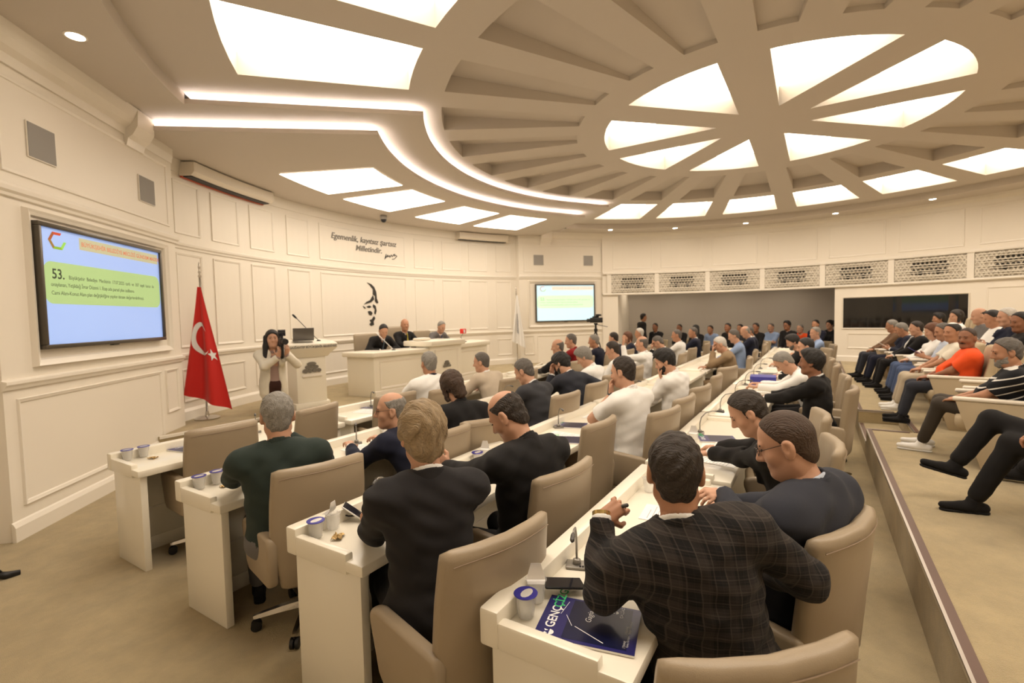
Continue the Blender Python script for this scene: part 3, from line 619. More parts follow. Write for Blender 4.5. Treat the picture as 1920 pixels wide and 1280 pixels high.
# lectern laptop and mic
lt = thing('laptop', 'grey laptop standing open on the lectern', 'laptop', (4.98, 7.22, 1.47), math.radians(150))
rbox((-.16, -.11, 0), (.16, .11, .015), 'keyboard_base', M_DGREY, lt, .004)
rbox((-.16, .0, 0), (.16, .012, .21), 'screen_lid', mat('laptop_grey', (.16, .15, .14), .35, metal=.6), lt, .004, X=Matrix.Translation((0, .105, .012)) @ Matrix.Rotation(math.radians(-18), 4, 'X'))
lm = thing('lectern_microphone', 'long slanted gooseneck microphone on the lectern', 'microphone', (5.25, 7.18, 1.45), 0)
b = MB(); b.lathe([(.035, 0), (.035, .01), (.012, .02)], 12); b.build('base', M_BLACK, lm, smooth='auto')
b = MB(); b.tube([(0, 0, .01), (-.12, .0, .12), (-.42, -.02, .40)], .006, 8); b.build('gooseneck', M_DGREY, lm, smooth=True)
b = MB(); b.tube([(-.41, -.02, .39), (-.45, -.022, .425), (-.48, -.025, .45)], [.012, .018, .012], 10); b.build('mic_head', M_BLACK, lm, smooth=True)
# podium microphones
for x, y, z, l, red in ((6.75, 6.95, 1.19, 'thin white microphone before the left official', 0), (8.95, 6.9, 1.23, 'broadcast microphone with red and white cube before the right official', 1)):
    t = thing('podium_microphone', l, 'microphone', (x, y, z)); b = MB(); b.lathe([(.04, 0), (.04, .01), (.01, .02)], 12); b.build('base', M_BLACK, t, smooth='auto')
    b = MB(); b.tube([(0, 0, .01), (-.03, .1, .1), (-.22 if not red else .0, .22 if not red else .05, .34 if not red else .2)], .007, 8); b.build('stem', M_FOIL if not red else M_BLACK, t, smooth=True)
    if red:
        rbox((-.06, -.0, .19), (.06, .10, .30), 'mic_flag', mat('mic_red', (.65, .03, .02), .5), t, .01); rbox((-.045, -.004, .205), (.01, 0.0, .28), 'mic_flag_logo', M_WHITE, t, .0)
np_ = thing('document_folder', 'cream folder propped on the presiding desk', 'folder', (7.55, 6.95, 1.335)); rbox((-.17, -.1, 0), (.17, .1, .05), 'cover', M_ARMCAP, np_, .02); rbox((-.15, -.08, .05), (.15, .08, .055), 'pages', M_PAPER, np_, .0)
# ------------------------------------------------------------------ televisions
def tv(name, Mp, label, flip):
    U0, U1, V0, V1 = -.17, 1.81, 1.592, 2.746; cx, cz = (U0+U1)/2, (V0+V1)/2; sg = -1 if flip else 1
    o = Mp(cx, cz, 0)
    t = thing('television', label, 'television', o, 0, 'wall screens showing a slide')
    def P(x, y, w): q = Mp(cx+sg*x, cz+y, w); return (q[0]-o[0], q[1]-o[1], q[2]-o[2])
    hw, hh = (U1-U0)/2, (V1-V0)/2
    def pbox(x0, x1, y0, y1, w0, w1, nm, m, par, bev=0.):
        b = MB(); vs = [P(x, y, w) for w in (w0, w1) for y in (y0, y1) for x in (x0, x1)]
        b.add(vs, [(0, 2, 3, 1), (4, 5, 7, 6), (0, 1, 5, 4), (2, 6, 7, 3), (0, 4, 6, 2), (1, 3, 7, 5)]); return b.build(nm, m, par, bev)
    bz = .04
    pbox(-hw, hw, hh-bz, hh, .002, .07, 'bezel', M_TVFRAME, t, .006); pbox(-hw, hw, -hh, -hh+bz, .002, .07, 'bezel', M_TVFRAME, t, .006)
    pbox(-hw, -hw+bz, -hh+bz, hh-bz, .002, .07, 'bezel', M_TVFRAME, t, .006); pbox(hw-bz, hw, -hh+bz, hh-bz, .002, .07, 'bezel', M_TVFRAME, t, .006)
    pbox(-.05, .05, -hh-.012, -hh+.002, .02, .06, 'logo_tab', M_BLACK, t, .003)
    e = SCR[1] if flip else SCR[0]
    def em(nm, c): return mat('screen_%s_%d' % (nm, flip), c, .4, emit=e, spec=.1)
    d = pbox(-hw+bz, hw-bz, -hh+bz, hh-bz, .002, .045, 'display', mat('screen_sky_%d' % flip, (.36, .52, 1.0) if not flip else (.60, .85, 1.0), .35, emit=e, vary=.12, vscale=.7, spec=.2), t)
    W, H = hw-bz, hh-bz
    def flat(poly, w, nm, m): b = MB(); b.add([P(x, y, w) for x, y in poly], [tuple(range(len(poly)))]); return b.build(nm, m, d)
    def rrect(x0, x1, y0, y1, r, n=6):
        out = []
        for cx_, cy_, a0 in ((x1-r, y1-r, 0), (x0+r, y1-r, 90), (x0+r, y0+r, 180), (x1-r, y0+r, 270)):
            out += [(cx_+r*math.cos(math.radians(a0+90*i/n)), cy_+r*math.sin(math.radians(a0+90*i/n))) for i in range(n+1)]
        return out
    flat([(-W*.48, H*.72), (W*.97, H*.72), (W*.97, H*.94), (-W*.48, H*.94)], .0462, 'slide_banner', em('banner', (.50, .50, .33) if not flip else (.72, .72, .62)))
    flat(rrect(-W*.985, W*.985, -H*.30, H*.43, .10), .0462, 'slide_box', em('box', (.40, .58, .26) if not flip else (.62, .95, .62)))
    def tx(s_, size, x, y, m, al='LEFT', w=.0468, sp=1., bold=0.): place(text_mb(s_, size, 0, al, 0, sp, bold), lambda a, b_, c: P(x+a, y+b_, w)).build('slide_text', m, d)
    ink = mat('screen_ink_%d' % flip, (.05, .08, .04), .6, emit=0.0) if not flip else em('ink', (.35, .55, .35))
    red = em('red', (.62, .22, .12) if not flip else (.70, .52, .45))
    tx('BÜYÜKŞEHİR BELEDİYE MECLİSİ GÜNDEM MADDESİ', .060, -W*.45, H*.79, red, bold=.001)
    tx('53.', .13, -W*.88, H*.14, ink, bold=.002)
    for k, l in enumerate(('Büyükşehir  Belediye  Meclisinin  17.07.2025  tarih  ve  307  sayılı  kararı  ile', 'onaylanan, Yeşildağ İmar Düzeni 1. Etap ada parsel plan tadilatına', 'Cami Alanı-Konut Alanı plan değişikliğine yapılan itirazın değerlendirilmesi.')):
        tx(l, .052, -W*.66 if k == 0 else -W*.90, H*(.15-.145*k), mat('screen_inkb_%d' % flip, (.10, .16, .07), .6) if not flip else ink, sp=.92)
    lx, ly, r = -W*.78, H*.80, H*.17                      # open hexagon logo
    hexp = [(lx+1.25*r*math.cos(math.radians(a)), ly+r*math.sin(math.radians(a))) for a in (60, 120, 180, 240, 300, 360)]
    cols = [(.55, .08, .03), (.35, .10, .03), (.30, .18, .04), (.25, .45, .03), (.30, .62, .10)]
    for k in range(5):
        (x0, y0), (x1, y1) = hexp[k], hexp[k+1]; i0 = (lx+(x0-lx)*.68, ly+(y0-ly)*.68); i1 = (lx+(x1-lx)*.68, ly+(y1-ly)*.68)
        flat([(x0, y0), (x1, y1), i1, i0], .047, 'slide_logo', em('logo%d' % k, cols[k] if not flip else tuple(.35+.5*c for c in cols[k])))
    return t
SCR = (.36, .42)
tv('television', ML, 'large wall television showing the slide numbered 53, left wall', False)
tv('television', MR, 'smaller looking far television with washed out pale slide, beyond the white flag', True)
for Mp, U, l in ((ML, -.14, 'square grey wall speaker nearest the left edge'), (ML, 1.51, 'square grey wall speaker right of the first, left wall'), (MR, 1.51, 'left small square speaker above the far television'), (MR, -.14, 'right small square speaker above the far television')):
    o = Mp(U+.165, 3.47, .002); t = thing('wall_speaker', l, 'speaker', o, 0, 'square wall speakers')
    def q(u, v, w): p = Mp(U+.165+u, 3.47+v, .002+w); return (p[0]-o[0], p[1]-o[1], p[2]-o[2])
    b = MB(); b.add([q(u, v, w) for w in (0, .012) for v in (-.16, .16) for u in (-.165, .165)], [(0, 2, 3, 1), (4, 5, 7, 6), (0, 1, 5, 4), (2, 6, 7, 3), (0, 4, 6, 2), (1, 3, 7, 5)]); b.build('housing', M_TRIM, t)
    b = MB(); b.add([q(u, v, w) for w in (.012, .016) for v in (-.152, .152) for u in (-.157, .157)], [(0, 2, 3, 1), (4, 5, 7, 6), (0, 1, 5, 4), (2, 6, 7, 3), (0, 4, 6, 2), (1, 3, 7, 5)]); b.build('grille', M_SPK, t)
# ------------------------------------------------------------------ wall lettering and relief
def on_wall(mb, a_mid, z0, w=.004): return place(mb, lambda x, y, z: MF(uF(a_mid)-x, z0+y, w+z))
t = thing('wall_inscription', 'dark two line inscription with signature high on the front wall', 'inscription')
on_wall(text_mb('Egemenlik, kayıtsız şartsız', .185, .25, 'CENTER', .008, bold=.0015), 88.9, 3.62).build('line_of_text', M_INK, t)
on_wall(text_mb('Milletindir.', .185, .25, 'CENTER', .008, bold=.0015), 88.0, 3.42).build('line_of_text', M_INK, t)
sig = [(-.18, -.08), (-.13, .05), (-.15, -.05), (-.08, .04), (-.09, -.02), (-.03, .03), (-.02, -.02), (.03, .05), (.05, .0), (.10, .06), (.14, .08), (.11, .02), (.16, .05), (.2, .03), (.12, -.05), (.02, -.06)]
b = MB(); pts = []
for i in range(len(sig)-1):
    for k in range(3): f = k/3; pts.append(MF(uF(83.6)-(sig[i][0]*(1-f)+sig[i+1][0]*f), 3.36+sig[i][1]*(1-f)+sig[i+1][1]*f, .01))
b.tube(pts, .008, 5); b.build('signature', M_PORT, t)
# plain cut-out relief of brush-like strokes in the place of the portrait
t = thing('wall_relief', 'black cut-out wall relief of curved brush strokes behind the officials', 'wall relief')
strokes = [[(-.04, .50), (.06, .47), (.14, .40), (.19, .28), (.20, .12), (.235, .02), (.20, .0), (.15, .06), (.16, .18), (.10, .22), (.11, .34), (.03, .44)],
           [(.10, .20), (.02, .08), (-.07, .04), (-.14, -.02), (-.06, .0), (.04, .03), (.13, .10)], [(-.17, -.06), (-.12, -.09), (-.10, -.13), (-.15, -.10)], [(-.07, -.07), (.0, -.05), (.05, -.08), (.0, -.11), (-.05, -.10)],
           [(.10, -.02), (.16, -.06), (.18, -.18), (.15, -.27), (.12, -.24), (.14, -.14), (.09, -.08)], [(-.05, -.19), (.02, -.18), (.07, -.23), (.04, -.29), (-.02, -.27), (-.03, -.23)], [(-.01, -.40), (.05, -.38), (.11, -.31), (.14, -.36), (.09, -.44), (.10, -.52), (.02, -.54), (-.02, -.50), (.03, -.46)]]
for s_ in strokes:
    n = len(s_); b = MB(); P = [(x*1.15, y*1.0) for x, y in s_]
    b.add([MF(uF(88.3)-x, 2.18+y, .004) for x, y in P]+[MF(uF(88.3)-x, 2.18+y, .016) for x, y in P], [tuple(range(n, 2*n))]+[(i, (i+1) % n, n+(i+1) % n, n+i) for i in range(n)]); b.build('stroke', M_PORT, t)
# ------------------------------------------------------------------ wall heaters and dome camera
for a0, a1, l in ((120.6, 107.5, 'long cream air curtain with red stripe under the ceiling at left'), (69.5, 58.5, 'long cream air curtain under the ceiling at the far right of the stage')):
    t = thing('air_curtain', l, 'air curtain', (0, 0, 0), 0, 'air curtains'); n = 10
    strip(MF, uF(a1), uF(a0), [(3.98, .02), (3.98, .20), (4.03, .25), (4.17, .25), (4.17, .02)], n).build('casing', M_ARMCAP, t)
    strip(MF, uF(a1+.3), uF(a0-.3), [(3.965, .05), (3.965, .17), (3.981, .18), (3.981, .05)], n).build('outlet', M_BLACK, t)
    if a0 > 100: strip(MF, uF(a1+.2), uF(a0-.2), [(3.955, .01), (3.955, .04), (3.975, .045), (3.975, .01)], n).build('red_stripe', mat('stripe_red', (.6, .12, .06), .5), t)
t = thing('dome_camera', 'small white dome camera hanging from the stage ceiling', 'camera', (8.1, 8.52, ZL))
b = MB(); b.lathe([(.075, 0), (.08, -.05), (.078, -.09), (.07, -.095)], 18); b.build('housing', mat('camera_grey', (.45, .43, .40), .4), t, smooth=True)
b = MB(); b.lathe([(.066, -.09), (.062, -.12), (.045, -.148), (.02, -.16), (.002, -.162)], 18); b.build('dome', M_SCREEN, t, smooth=True)
# ------------------------------------------------------------------ flags
def flag(x, y, z0, top, cloth_top, label, white, yaw):
    t = thing('flag', label, 'flag', (x, y, z0), math.radians(yaw))
    b = MB(); b.lathe([(.17, 0), (.17, .02), (.14, .035), (.03, .05), (.02, .12)], 24); b.build('base', M_CHROME, t, smooth='auto')
    b = MB(); b.tube([(0, 0, .05), (0, 0, top-z0-.12)], .014, 10); b.build('pole', M_CHROME, t, smooth=True)
    b = MB(); b.lathe([(.012, 0), (.025, .03), (.01, .06), (.022, .09), (.008, .12), (.018, .16), (.002, .24)], 12, (0, 0, top-z0-.14)); b.build('finial', M_CHROME, t, smooth=True)
    H = cloth_top-z0
    def S(u, v, off=0.):                     # u 0..1 across, v 0..1 down: hangs as a cone with folds, two lower points
        wd = .03+.46*v**1.05*(1 if not white else .62); x_ = (u-.42)*wd*1.25
        ph = u*2*math.pi*1.7
        drop = (.55+.55*u) if not white else (.75+.55*u)
        y_ = .035+(.026+.034*v)*math.sin(ph+v*1.2)*min(1, v*2)+off
        return (x_+ .02, -y_ - .055, H-(v*(1.02+.36*drop) if True else 0)*(1.32 if not white else 1.05))
    b = MB(); nu, nv = 26, 26
    vs = [S(i/nu, .02+.98*j/nv) for j in range(nv+1) for i in range(nu+1)]
    vs += [(p[0], p[1]+.006, p[2]) for p in vs]
    N = (nu+1)*(nv+1); fs = []
    for j in range(nv):
        for i in range(nu):
            a = j*(nu+1)+i; fs += [(a, a+1, a+nu+2, a+nu+1), (N+a+nu+1, N+a+nu+2, N+a+1, N+a)]
    b.add(vs, fs)
    cl = b.build('cloth', mat('flag_white' if white else 'flag_red', (.80, .77, .72) if white else (.62, .018, .012), .7, sheen=.2), t, smooth=True)
    def surf(poly, nm, m):
        # a dense fan so the mark follows the folds
        b = MB(); c = (sum(p[0] for p in poly)/len(poly), sum(p[1] for p in poly)/len(poly))
        b.add([S(u, v, .008) for u, v in poly], [tuple(range(len(poly)))]); return b.build(nm, m, cl)
    if not white:
        n, m = 72, 8; vs = []
        for i in range(n+1):
            ao, ai = math.radians(32.3+295.4*i/n), math.radians(41.9+276.2*i/n); o_ = (.42+.38*math.cos(ao), .46+.14*math.sin(ao)); i_ = (.515+.304*math.cos(ai), .46+.112*math.sin(ai))
            for k in range(m+1): f_ = k/m; vs.append(S(o_[0]*(1-f_)+i_[0]*f_, o_[1]*(1-f_)+i_[1]*f_, .012))
        b = MB(); b.add(vs, [(q*(m+1)+k, q*(m+1)+k+1, (q+1)*(m+1)+k+1, (q+1)*(m+1)+k) for q in range(n) for k in range(m)]); b.build('crescent', M_WHITE, cl, smooth=True)
        P = []
        for i in range(10):
            r = 1 if i % 2 == 0 else .4; a = math.radians(36*i+185); P.append((.83+.14*r*math.cos(a), .57+.052*r*math.sin(a)))
        vs = []; fs = []
        for i in range(10):
            (u0, v0), (u1, v1) = P[i], P[(i+1) % 10]; k0 = len(vs)
            for g in range(5):
                for h_ in range(5-g): f1, f2 = g/4, h_/4; vs.append(S(.83+(u0-.83)*f1+(u1-.83)*f2, .57+(v0-.57)*f1+(v1-.57)*f2, .014))
            ix = {}; c_ = k0
            for g in range(5):
                for h_ in range(5-g): ix[(g, h_)] = c_; c_ += 1
            for g in range(4):
                for h_ in range(4-g):
                    fs.append((ix[(g, h_)], ix[(g+1, h_)], ix[(g, h_+1)]))
                    if g+h_ < 3: fs.append((ix[(g+1, h_)], ix[(g+1, h_+1)], ix[(g, h_+1)]))
        b = MB(); b.add(vs, fs); b.build('star', M_WHITE, cl, smooth=True)
    else:
        place(text_mb('GAZİANTEP', .13, 0, 'LEFT', 0, 1.0, .002), lambda x_, y_, z_: S(.35+y_*1.7, .38+x_*.56, .012)).build('lettering', mat('flag_text', (.18, .18, .2), .6), cl)
flag(3.68, 7.74, .36, 2.60, 2.36, 'red flag with white crescent and star on a pole by the left wall', False, -50)
flag(12.15, 7.44, .36, 2.56, 2.42, 'white flag with dark lettering at the right of the stage', True, -60)
# ------------------------------------------------------------------ video tripod at the far wall and a black tripod foot near the camera
t = thing('video_tripod', 'black video camera on a tripod before the far television', 'tripod', (13.5, 5.53, 0))
for k in range(3):
    a = math.radians(100+120*k); b = MB(); b.tube([(0, 0, 1.32), (.20*math.cos(a), .20*math.sin(a), .8), (.52*math.cos(a), .52*math.sin(a), .01)], [.02, .016, .011], 8); b.build('leg', M_BLACK, t, smooth=True)
b = MB(); b.lathe([(.05, 1.28), (.055, 1.36), (.03, 1.38), (.03, 1.48), (.055, 1.5), (.055, 1.54)], 12); b.build('head', M_BLACK, t, smooth='auto')
b = MB(); b.tube([(0, 0, 1.50), (.18, -.3, 1.42)], .01, 6); b.build('pan_handle', M_BLACK, t)
rbox((-.07, -.20, 1.55), (.07, .16, 1.70), 'camera_body', M_BLACK, t, .015); b = MB(); b.tube([(0, .16, 1.62), (0, .27, 1.62)], [.045, .05], 12); b.build('lens', M_BLACK, t)
rbox((-.06, -.16, 1.74), (.06, -.02, 1.80), 'viewfinder', M_BLACK, t, .01); rbox((-.02, -.1, 1.70), (.02, .1, 1.74), 'carry_handle', M_BLACK, t, .006)
rbox((.07, -.1, 1.60), (.20, -.06, 1.68), 'side_monitor', M_BLACK, t, .006)
t = thing('light_stand', 'black stand foot at the left edge of the floor', 'stand', (.60, 4.95, 0))
b = MB(); b.tube([(.0, .0, .55), (.14, -.01, .30), (.30, -.03, .05)], [.012, .014, .016], 8); b.build('leg', M_BLACK, t, smooth=True)
b = MB(); b.tube([(.27, -.03, .05), (.33, -.035, .02), (.40, -.04, .012)], [.022, .028, .02], 8); b.build('foot', M_BLACK, t, smooth=True)
b = MB(); b.tube([(0, 0, .02), (0, 0, 1.3)], .014, 8); b.build('pole', M_BLACK, t, smooth=True)
# ------------------------------------------------------------------ audience armchairs
def make_aud():
    t = thing('audience_armchair', 'x', 'armchair')
    b = MB(); b.loft(back_loft([.30, .315, .34, .45, .6, .75, .88, .94, .965, .975], lambda z: .25+.015*min(1, (z-.3)/.3), lambda z: -.20-.22*(z-.35), .03, .05, .36)); b.build('backrest', M_AUD, t, smooth=True)
    b = MB(); b.loft([[(x*s_, .05+y*s_, z) for x, y in superring(.245, .24, .35, 24)] for z, s_ in ((.32, .86), (.335, .97), (.38, 1), (.42, 1), (.445, .95), (.45, .85))]); b.build('seat', M_AUD, t, smooth=True)
    X = Matrix(((0, 0, 1, 0), (1, 0, 0, 0), (0, 1, 0, 0), (0, 0, 0, 1)))
    for s in (-1, 1):
        b = MB(); b.prism([(-.26, 0), (-.26, .60), (.28, .60), (.16, .20), (.10, 0)], min(s*.262, s*.315), max(s*.262, s*.315), 0, X); sp = b.build('side_panel', M_AUD, t, .006)
        rbox((min(s*.255, s*.325), -.28, .60), (max(s*.255, s*.325), .30, .635), 'arm_cap', M_ARMCAP, t, .014, 3)
    return t
AU0 = make_aud(); _au = [False]
def aud(x, y, head, label, z=PZ, sc=.92):
    t = AU0 if not _au[0] else copy_tree(AU0); _au[0] = True
    t.location = (x, y, z); t.rotation_euler = (0, 0, -math.radians(head)); t.scale = (sc,)*3; t['label'] = label; t['group'] = 'audience armchairs'
# ------------------------------------------------------------------ implicit-surface figures (surface nets on a grid)
def V(*a): return np.array(a, np.float32)
def unit(v): v = np.asarray(v, np.float32); return v/max(1e-9, float(np.linalg.norm(v)))
class Field:
    def __init__(s, lo, hi, h):
        s.h = h; s.lo = np.asarray(lo, np.float32)-2.5*h
        s.n = (np.ceil((np.asarray(hi)+2.5*h-s.lo)/h).astype(int)+1)
        s.f = np.full(s.n, .3, np.float32); s.ax = [(s.lo[i]+h*np.arange(s.n[i])).astype(np.float32) for i in range(3)]
    def grid(s, lo, hi):
        a = np.clip(np.floor((np.asarray(lo)-s.lo)/s.h).astype(int), 0, s.n-1); b = np.clip(np.ceil((np.asarray(hi)-s.lo)/s.h).astype(int)+1, 1, s.n)
        if np.any(b <= a): return None
        sl = tuple(slice(a[i], b[i]) for i in range(3))
        return sl, s.ax[0][sl[0]][:, None, None], s.ax[1][sl[1]][None, :, None], s.ax[2][sl[2]][None, None, :]
    def put(s, P, infl=0.):
        op = P.get('op', 'u'); k = P.get('k', .02); m = (k if op == 'u' else 0)+1.5*s.h
        t = P['t']
        if t == 'c':
            a, b, ra, rb = P['a'], P['b'], P['ra']+infl, P['rb']+infl; R = max(ra, rb)+m; lo, hi = np.minimum(a, b)-R, np.maximum(a, b)+R
        elif t == 'e': R = P['r']+infl; rr = float(R.max())+m; lo, hi = P['c']-rr, P['c']+rr
        elif t == 'y': a, b, ra = P['a'], P['b'], P['ra']; lo, hi = np.minimum(a, b)-ra-m, np.maximum(a, b)+ra+m
        elif t == 'p': lo, hi = s.lo, s.lo+s.h*s.n
        if 'lo' in P: lo, hi = np.maximum(lo, P['lo']), np.minimum(hi, P['hi'])
        g = s.grid(lo, hi)
        if g is None: return
        sl, X, Y, Z = g
        if t == 'c':
            ab = b-a; L = float(ab @ ab)+1e-9
            px, py, pz = X-a[0], Y-a[1], Z-a[2]
            u = np.clip((px*ab[0]+py*ab[1]+pz*ab[2])/L, 0, 1)
            dx, dy, dz = px-u*ab[0], py-u*ab[1], pz-u*ab[2]
            if 'fl' in P:
                n, fac = P['fl']; q = dx*n[0]+dy*n[1]+dz*n[2]; d = np.sqrt(dx*dx+dy*dy+dz*dz+q*q*(fac*fac-1))-(ra+u*(rb-ra)); d = d/ (1+.0*fac)
            else: d = np.sqrt(dx*dx+dy*dy+dz*dz)-(ra+u*(rb-ra))
        elif t == 'e':
            c, A = P['c'], P.get('A')
            px, py, pz = X-c[0], Y-c[1], Z-c[2]
            if A is not None: px, py, pz = [A[i, 0]*px+A[i, 1]*py+A[i, 2]*pz for i in range(3)]
            k0 = np.sqrt((px/R[0])**2+(py/R[1])**2+(pz/R[2])**2); k1 = np.sqrt((px/R[0]**2)**2+(py/R[1]**2)**2+(pz/R[2]**2)**2)+1e-6; d = k0*(k0-1)/k1
        elif t == 'y':
            ab = b-a; L = float(np.sqrt(ab @ ab))+1e-9; n = ab/L; px, py, pz = X-a[0], Y-a[1], Z-a[2]
            u = px*n[0]+py*n[1]+pz*n[2]; rad = np.sqrt(np.maximum(0, px*px+py*py+pz*pz-u*u)); d = np.maximum(rad-ra, np.maximum(-u, u-L))
        elif t == 'p': n, c = P['n'], P['c']; d = (X-c[0])*n[0]+(Y-c[1])*n[1]+(Z-c[2])*n[2]
        f = s.f[sl]
        if op == 'u': h_ = np.clip(.5+.5*(f-d)/k, 0, 1); s.f[sl] = f*(1-h_)+d*h_-k*h_*(1-h_)
        elif op == 's': h_ = np.clip(.5-.5*(f+d)/k, 0, 1); s.f[sl] = f*(1-h_)-d*h_+k*h_*(1-h_)
        elif op == 'i': s.f[sl] = np.maximum(f, d)
    def noise(s, amp, waves):
        X, Y, Z = s.ax[0][:, None, None], s.ax[1][None, :, None], s.ax[2][None, None, :]
        for w_, ph in waves: s.f += amp*np.sin(X*w_[0]+Y*w_[1]+Z*w_[2]+ph)
    def mesh(s):
        f = s.f; S = f < 0; n = s.n
        c = np.zeros(n-1, np.int8)
        for i in (0, 1):
            for j in (0, 1):
                for k in (0, 1): c += S[i:n[0]-1+i, j:n[1]-1+j, k:n[2]-1+k]
        act = np.argwhere((c > 0) & (c < 8))
        if len(act) == 0: return np.zeros((0, 3), np.float32), np.zeros((0, 4), np.int32)
        acc = np.zeros((len(act), 3), np.float32); cnt = np.zeros(len(act), np.float32)
        cor = [(i, j, k) for i in (0, 1) for j in (0, 1) for k in (0, 1)]
        val = {q: f[act[:, 0]+q[0], act[:, 1]+q[1], act[:, 2]+q[2]] for q in cor}
        for q in cor:
            for ax in range(3):
                if q[ax] == 0:
                    r = list(q); r[ax] = 1; r = tuple(r); a, b = val[q], val[r]; m = (a < 0) != (b < 0)
                    t = np.where(m, a/np.where(m, a-b, 1), 0); p = np.tile(np.array(q, np.float32), (len(act), 1)); p[:, ax] += t; acc += p*m[:, None]; cnt += m
        v = (acc/cnt[:, None]+act)*s.h+s.lo
        idx = np.full(n-1, -1, np.int32); idx[tuple(act.T)] = np.arange(len(act)); quads = []
        for ax in range(3):
            o = [a for a in range(3) if a != ax]
            sa = [slice(1, -1)]*3; sa[ax] = slice(0, -1); sb = list(sa); sb[ax] = slice(1, None)
            A, B = S[tuple(sa)], S[tuple(sb)]; e = np.argwhere(A != B)
            if len(e) == 0: continue
            ins = A[tuple(e.T)]; base = e.copy(); base[:, o[0]] += 1; base[:, o[1]] += 1
            def cell(d0, d1): q = base.copy(); q[:, o[0]] -= d0; q[:, o[1]] -= d1; return idx[tuple(q.T)]
            Q = np.stack([cell(1, 1), cell(0, 1), cell(0, 0), cell(1, 0)], 1)
            fl = ins if ax != 1 else ~ins
            Q[~fl] = Q[~fl][:, ::-1]; quads.append(Q)
        Q = np.concatenate(quads); return v.astype(np.float32), Q[(Q >= 0).all(1)]
def solve(prims, h, infl=0., noise=None, cuts=()):
    lo = np.full(3, 9e9); hi = -lo
    for P in prims:
        if P.get('op', 'u') != 'u': continue
        if P['t'] == 'c': R = max(P['ra'], P['rb'])+infl; l, u = np.minimum(P['a'], P['b'])-R, np.maximum(P['a'], P['b'])+R
        else: R = float((P['r']).max())+infl; l, u = P['c']-R, P['c']+R
        lo, hi = np.minimum(lo, l), np.maximum(hi, u)
    F = Field(lo-.01, hi+.01, h)
    for P in prims: F.put(P, infl if P.get('op', 'u') == 'u' else 0)
    if noise: F.noise(*noise)
    for P in cuts: F.put(P)
    return F.mesh()
def to_mesh(name, parts, mats):
    vs = []; qs = []; mi = []; o = 0
    for v, q, m in parts:
        if len(q) == 0: continue
        vs.append(v); qs.append(q+o); mi.append(np.full(len(q), m, np.int32)); o += len(v)
    v = np.concatenate(vs); q = np.concatenate(qs).astype(np.int32); mi = np.concatenate(mi)
    me = bpy.data.meshes.new(name); me.vertices.add(len(v)); me.vertices.foreach_set('co', v.ravel())
    me.loops.add(q.size); me.loops.foreach_set('vertex_index', q.ravel()); me.polygons.add(len(q))
    me.polygons.foreach_set('loop_start', np.arange(0, q.size, 4, dtype=np.int32)); me.polygons.foreach_set('loop_total', np.full(len(q), 4, np.int32))
    for m in mats: me.materials.append(m)
    me.polygons.foreach_set('material_index', mi); me.update(calc_edges=True); me.shade_smooth(); return me
def C(a, b, ra, rb=None, k=.02, **kw): return dict(t='c', a=np.asarray(a, np.float32), b=np.asarray(b, np.float32), ra=ra, rb=ra if rb is None else rb, k=k, **kw)
def E(c, r, A=None, k=.02, **kw): return dict(t='e', c=np.asarray(c, np.float32), r=np.asarray(r, np.float32), A=None if A is None else np.asarray(A, np.float32), k=k, **kw)
SKIN = [mat('skin_light', (.56, .31, .20), .5, bump=.05, bscale=300, vary=.08, vscale=14, spec=.35), mat('skin_tan', (.45, .225, .13), .5, bump=.05, bscale=300, vary=.08, vscale=14, spec=.35), mat('skin_brown', (.28, .125, .068), .5, bump=.05, bscale=300, vary=.08, vscale=14, spec=.35)]
def hairmat(nm, c): return mat('hair_'+nm, c, .5, bump=.8, bscale=90, vary=.5, vscale=55, stretch=(3, .45, 1.1), spec=.4)
HAIR = dict(black=hairmat('black', (.014, .011, .009)), dark=hairmat('dark', (.028, .019, .013)), brown=hairmat('brown', (.06, .034, .02)), grey=hairmat('grey', (.25, .23, .20)), dgrey=hairmat('dgrey', (.12, .105, .09)), white=hairmat('white', (.58, .54, .48)), blond=hairmat('blond', (.30, .215, .12)), buzz=hairmat('buzz', (.05, .03, .02)), red=hairmat('red', (.14, .055, .025)))
M_EYE = mat('eye_dark', (.03, .02, .015), .2, spec=.6); M_EYEW = mat('eye_white', (.6, .56, .5), .3); M_LENS = mat('lens_glass', (.8, .8, .8), .05, alpha=.12, spec=.8); M_SPEC = mat('spectacle_frame', (.05, .04, .035), .3, metal=.5)
def cloth(nm, c, bump=.25): return mat('cloth_'+nm, c, .82, bump=bump, bscale=600, vary=.10, vscale=8, sheen=.04, spec=.2)
CL = dict(black=cloth('black', (.012, .011, .011)), charcoal=cloth('charcoal', (.019, .0175, .0185)), navy=cloth('navy', (.014, .016, .032)), dgreen=cloth('dgreen', (.028, .040, .034)), dgrey=cloth('dgrey', (.045, .045, .05)), white=cloth('white', (.87, .85, .81)), beige=cloth('beige', (.56, .47, .36)), tan=cloth('tan', (.27, .185, .105)), grey=cloth('grey', (.15, .14, .135)),
          lblue=cloth('lblue', (.28, .37, .56)), pblue=cloth('pblue', (.52, .57, .66)), red=cloth('red', (.25, .012, .014)), orange=cloth('orange', (.80, .09, .018)), denim=cloth('denim', (.07, .10, .19)), brown=cloth('brown', (.045, .018, .013)), olive=cloth('olive', (.055, .045, .035)), cream=cloth('cream', (.74, .68, .56)), mauve=cloth('mauve', (.36, .25, .22)), dslate=cloth('dslate', (.03, .032, .042)), khaki=cloth('khaki', (.48, .40, .29)), print=cloth('print', (.16, .09, .05)))
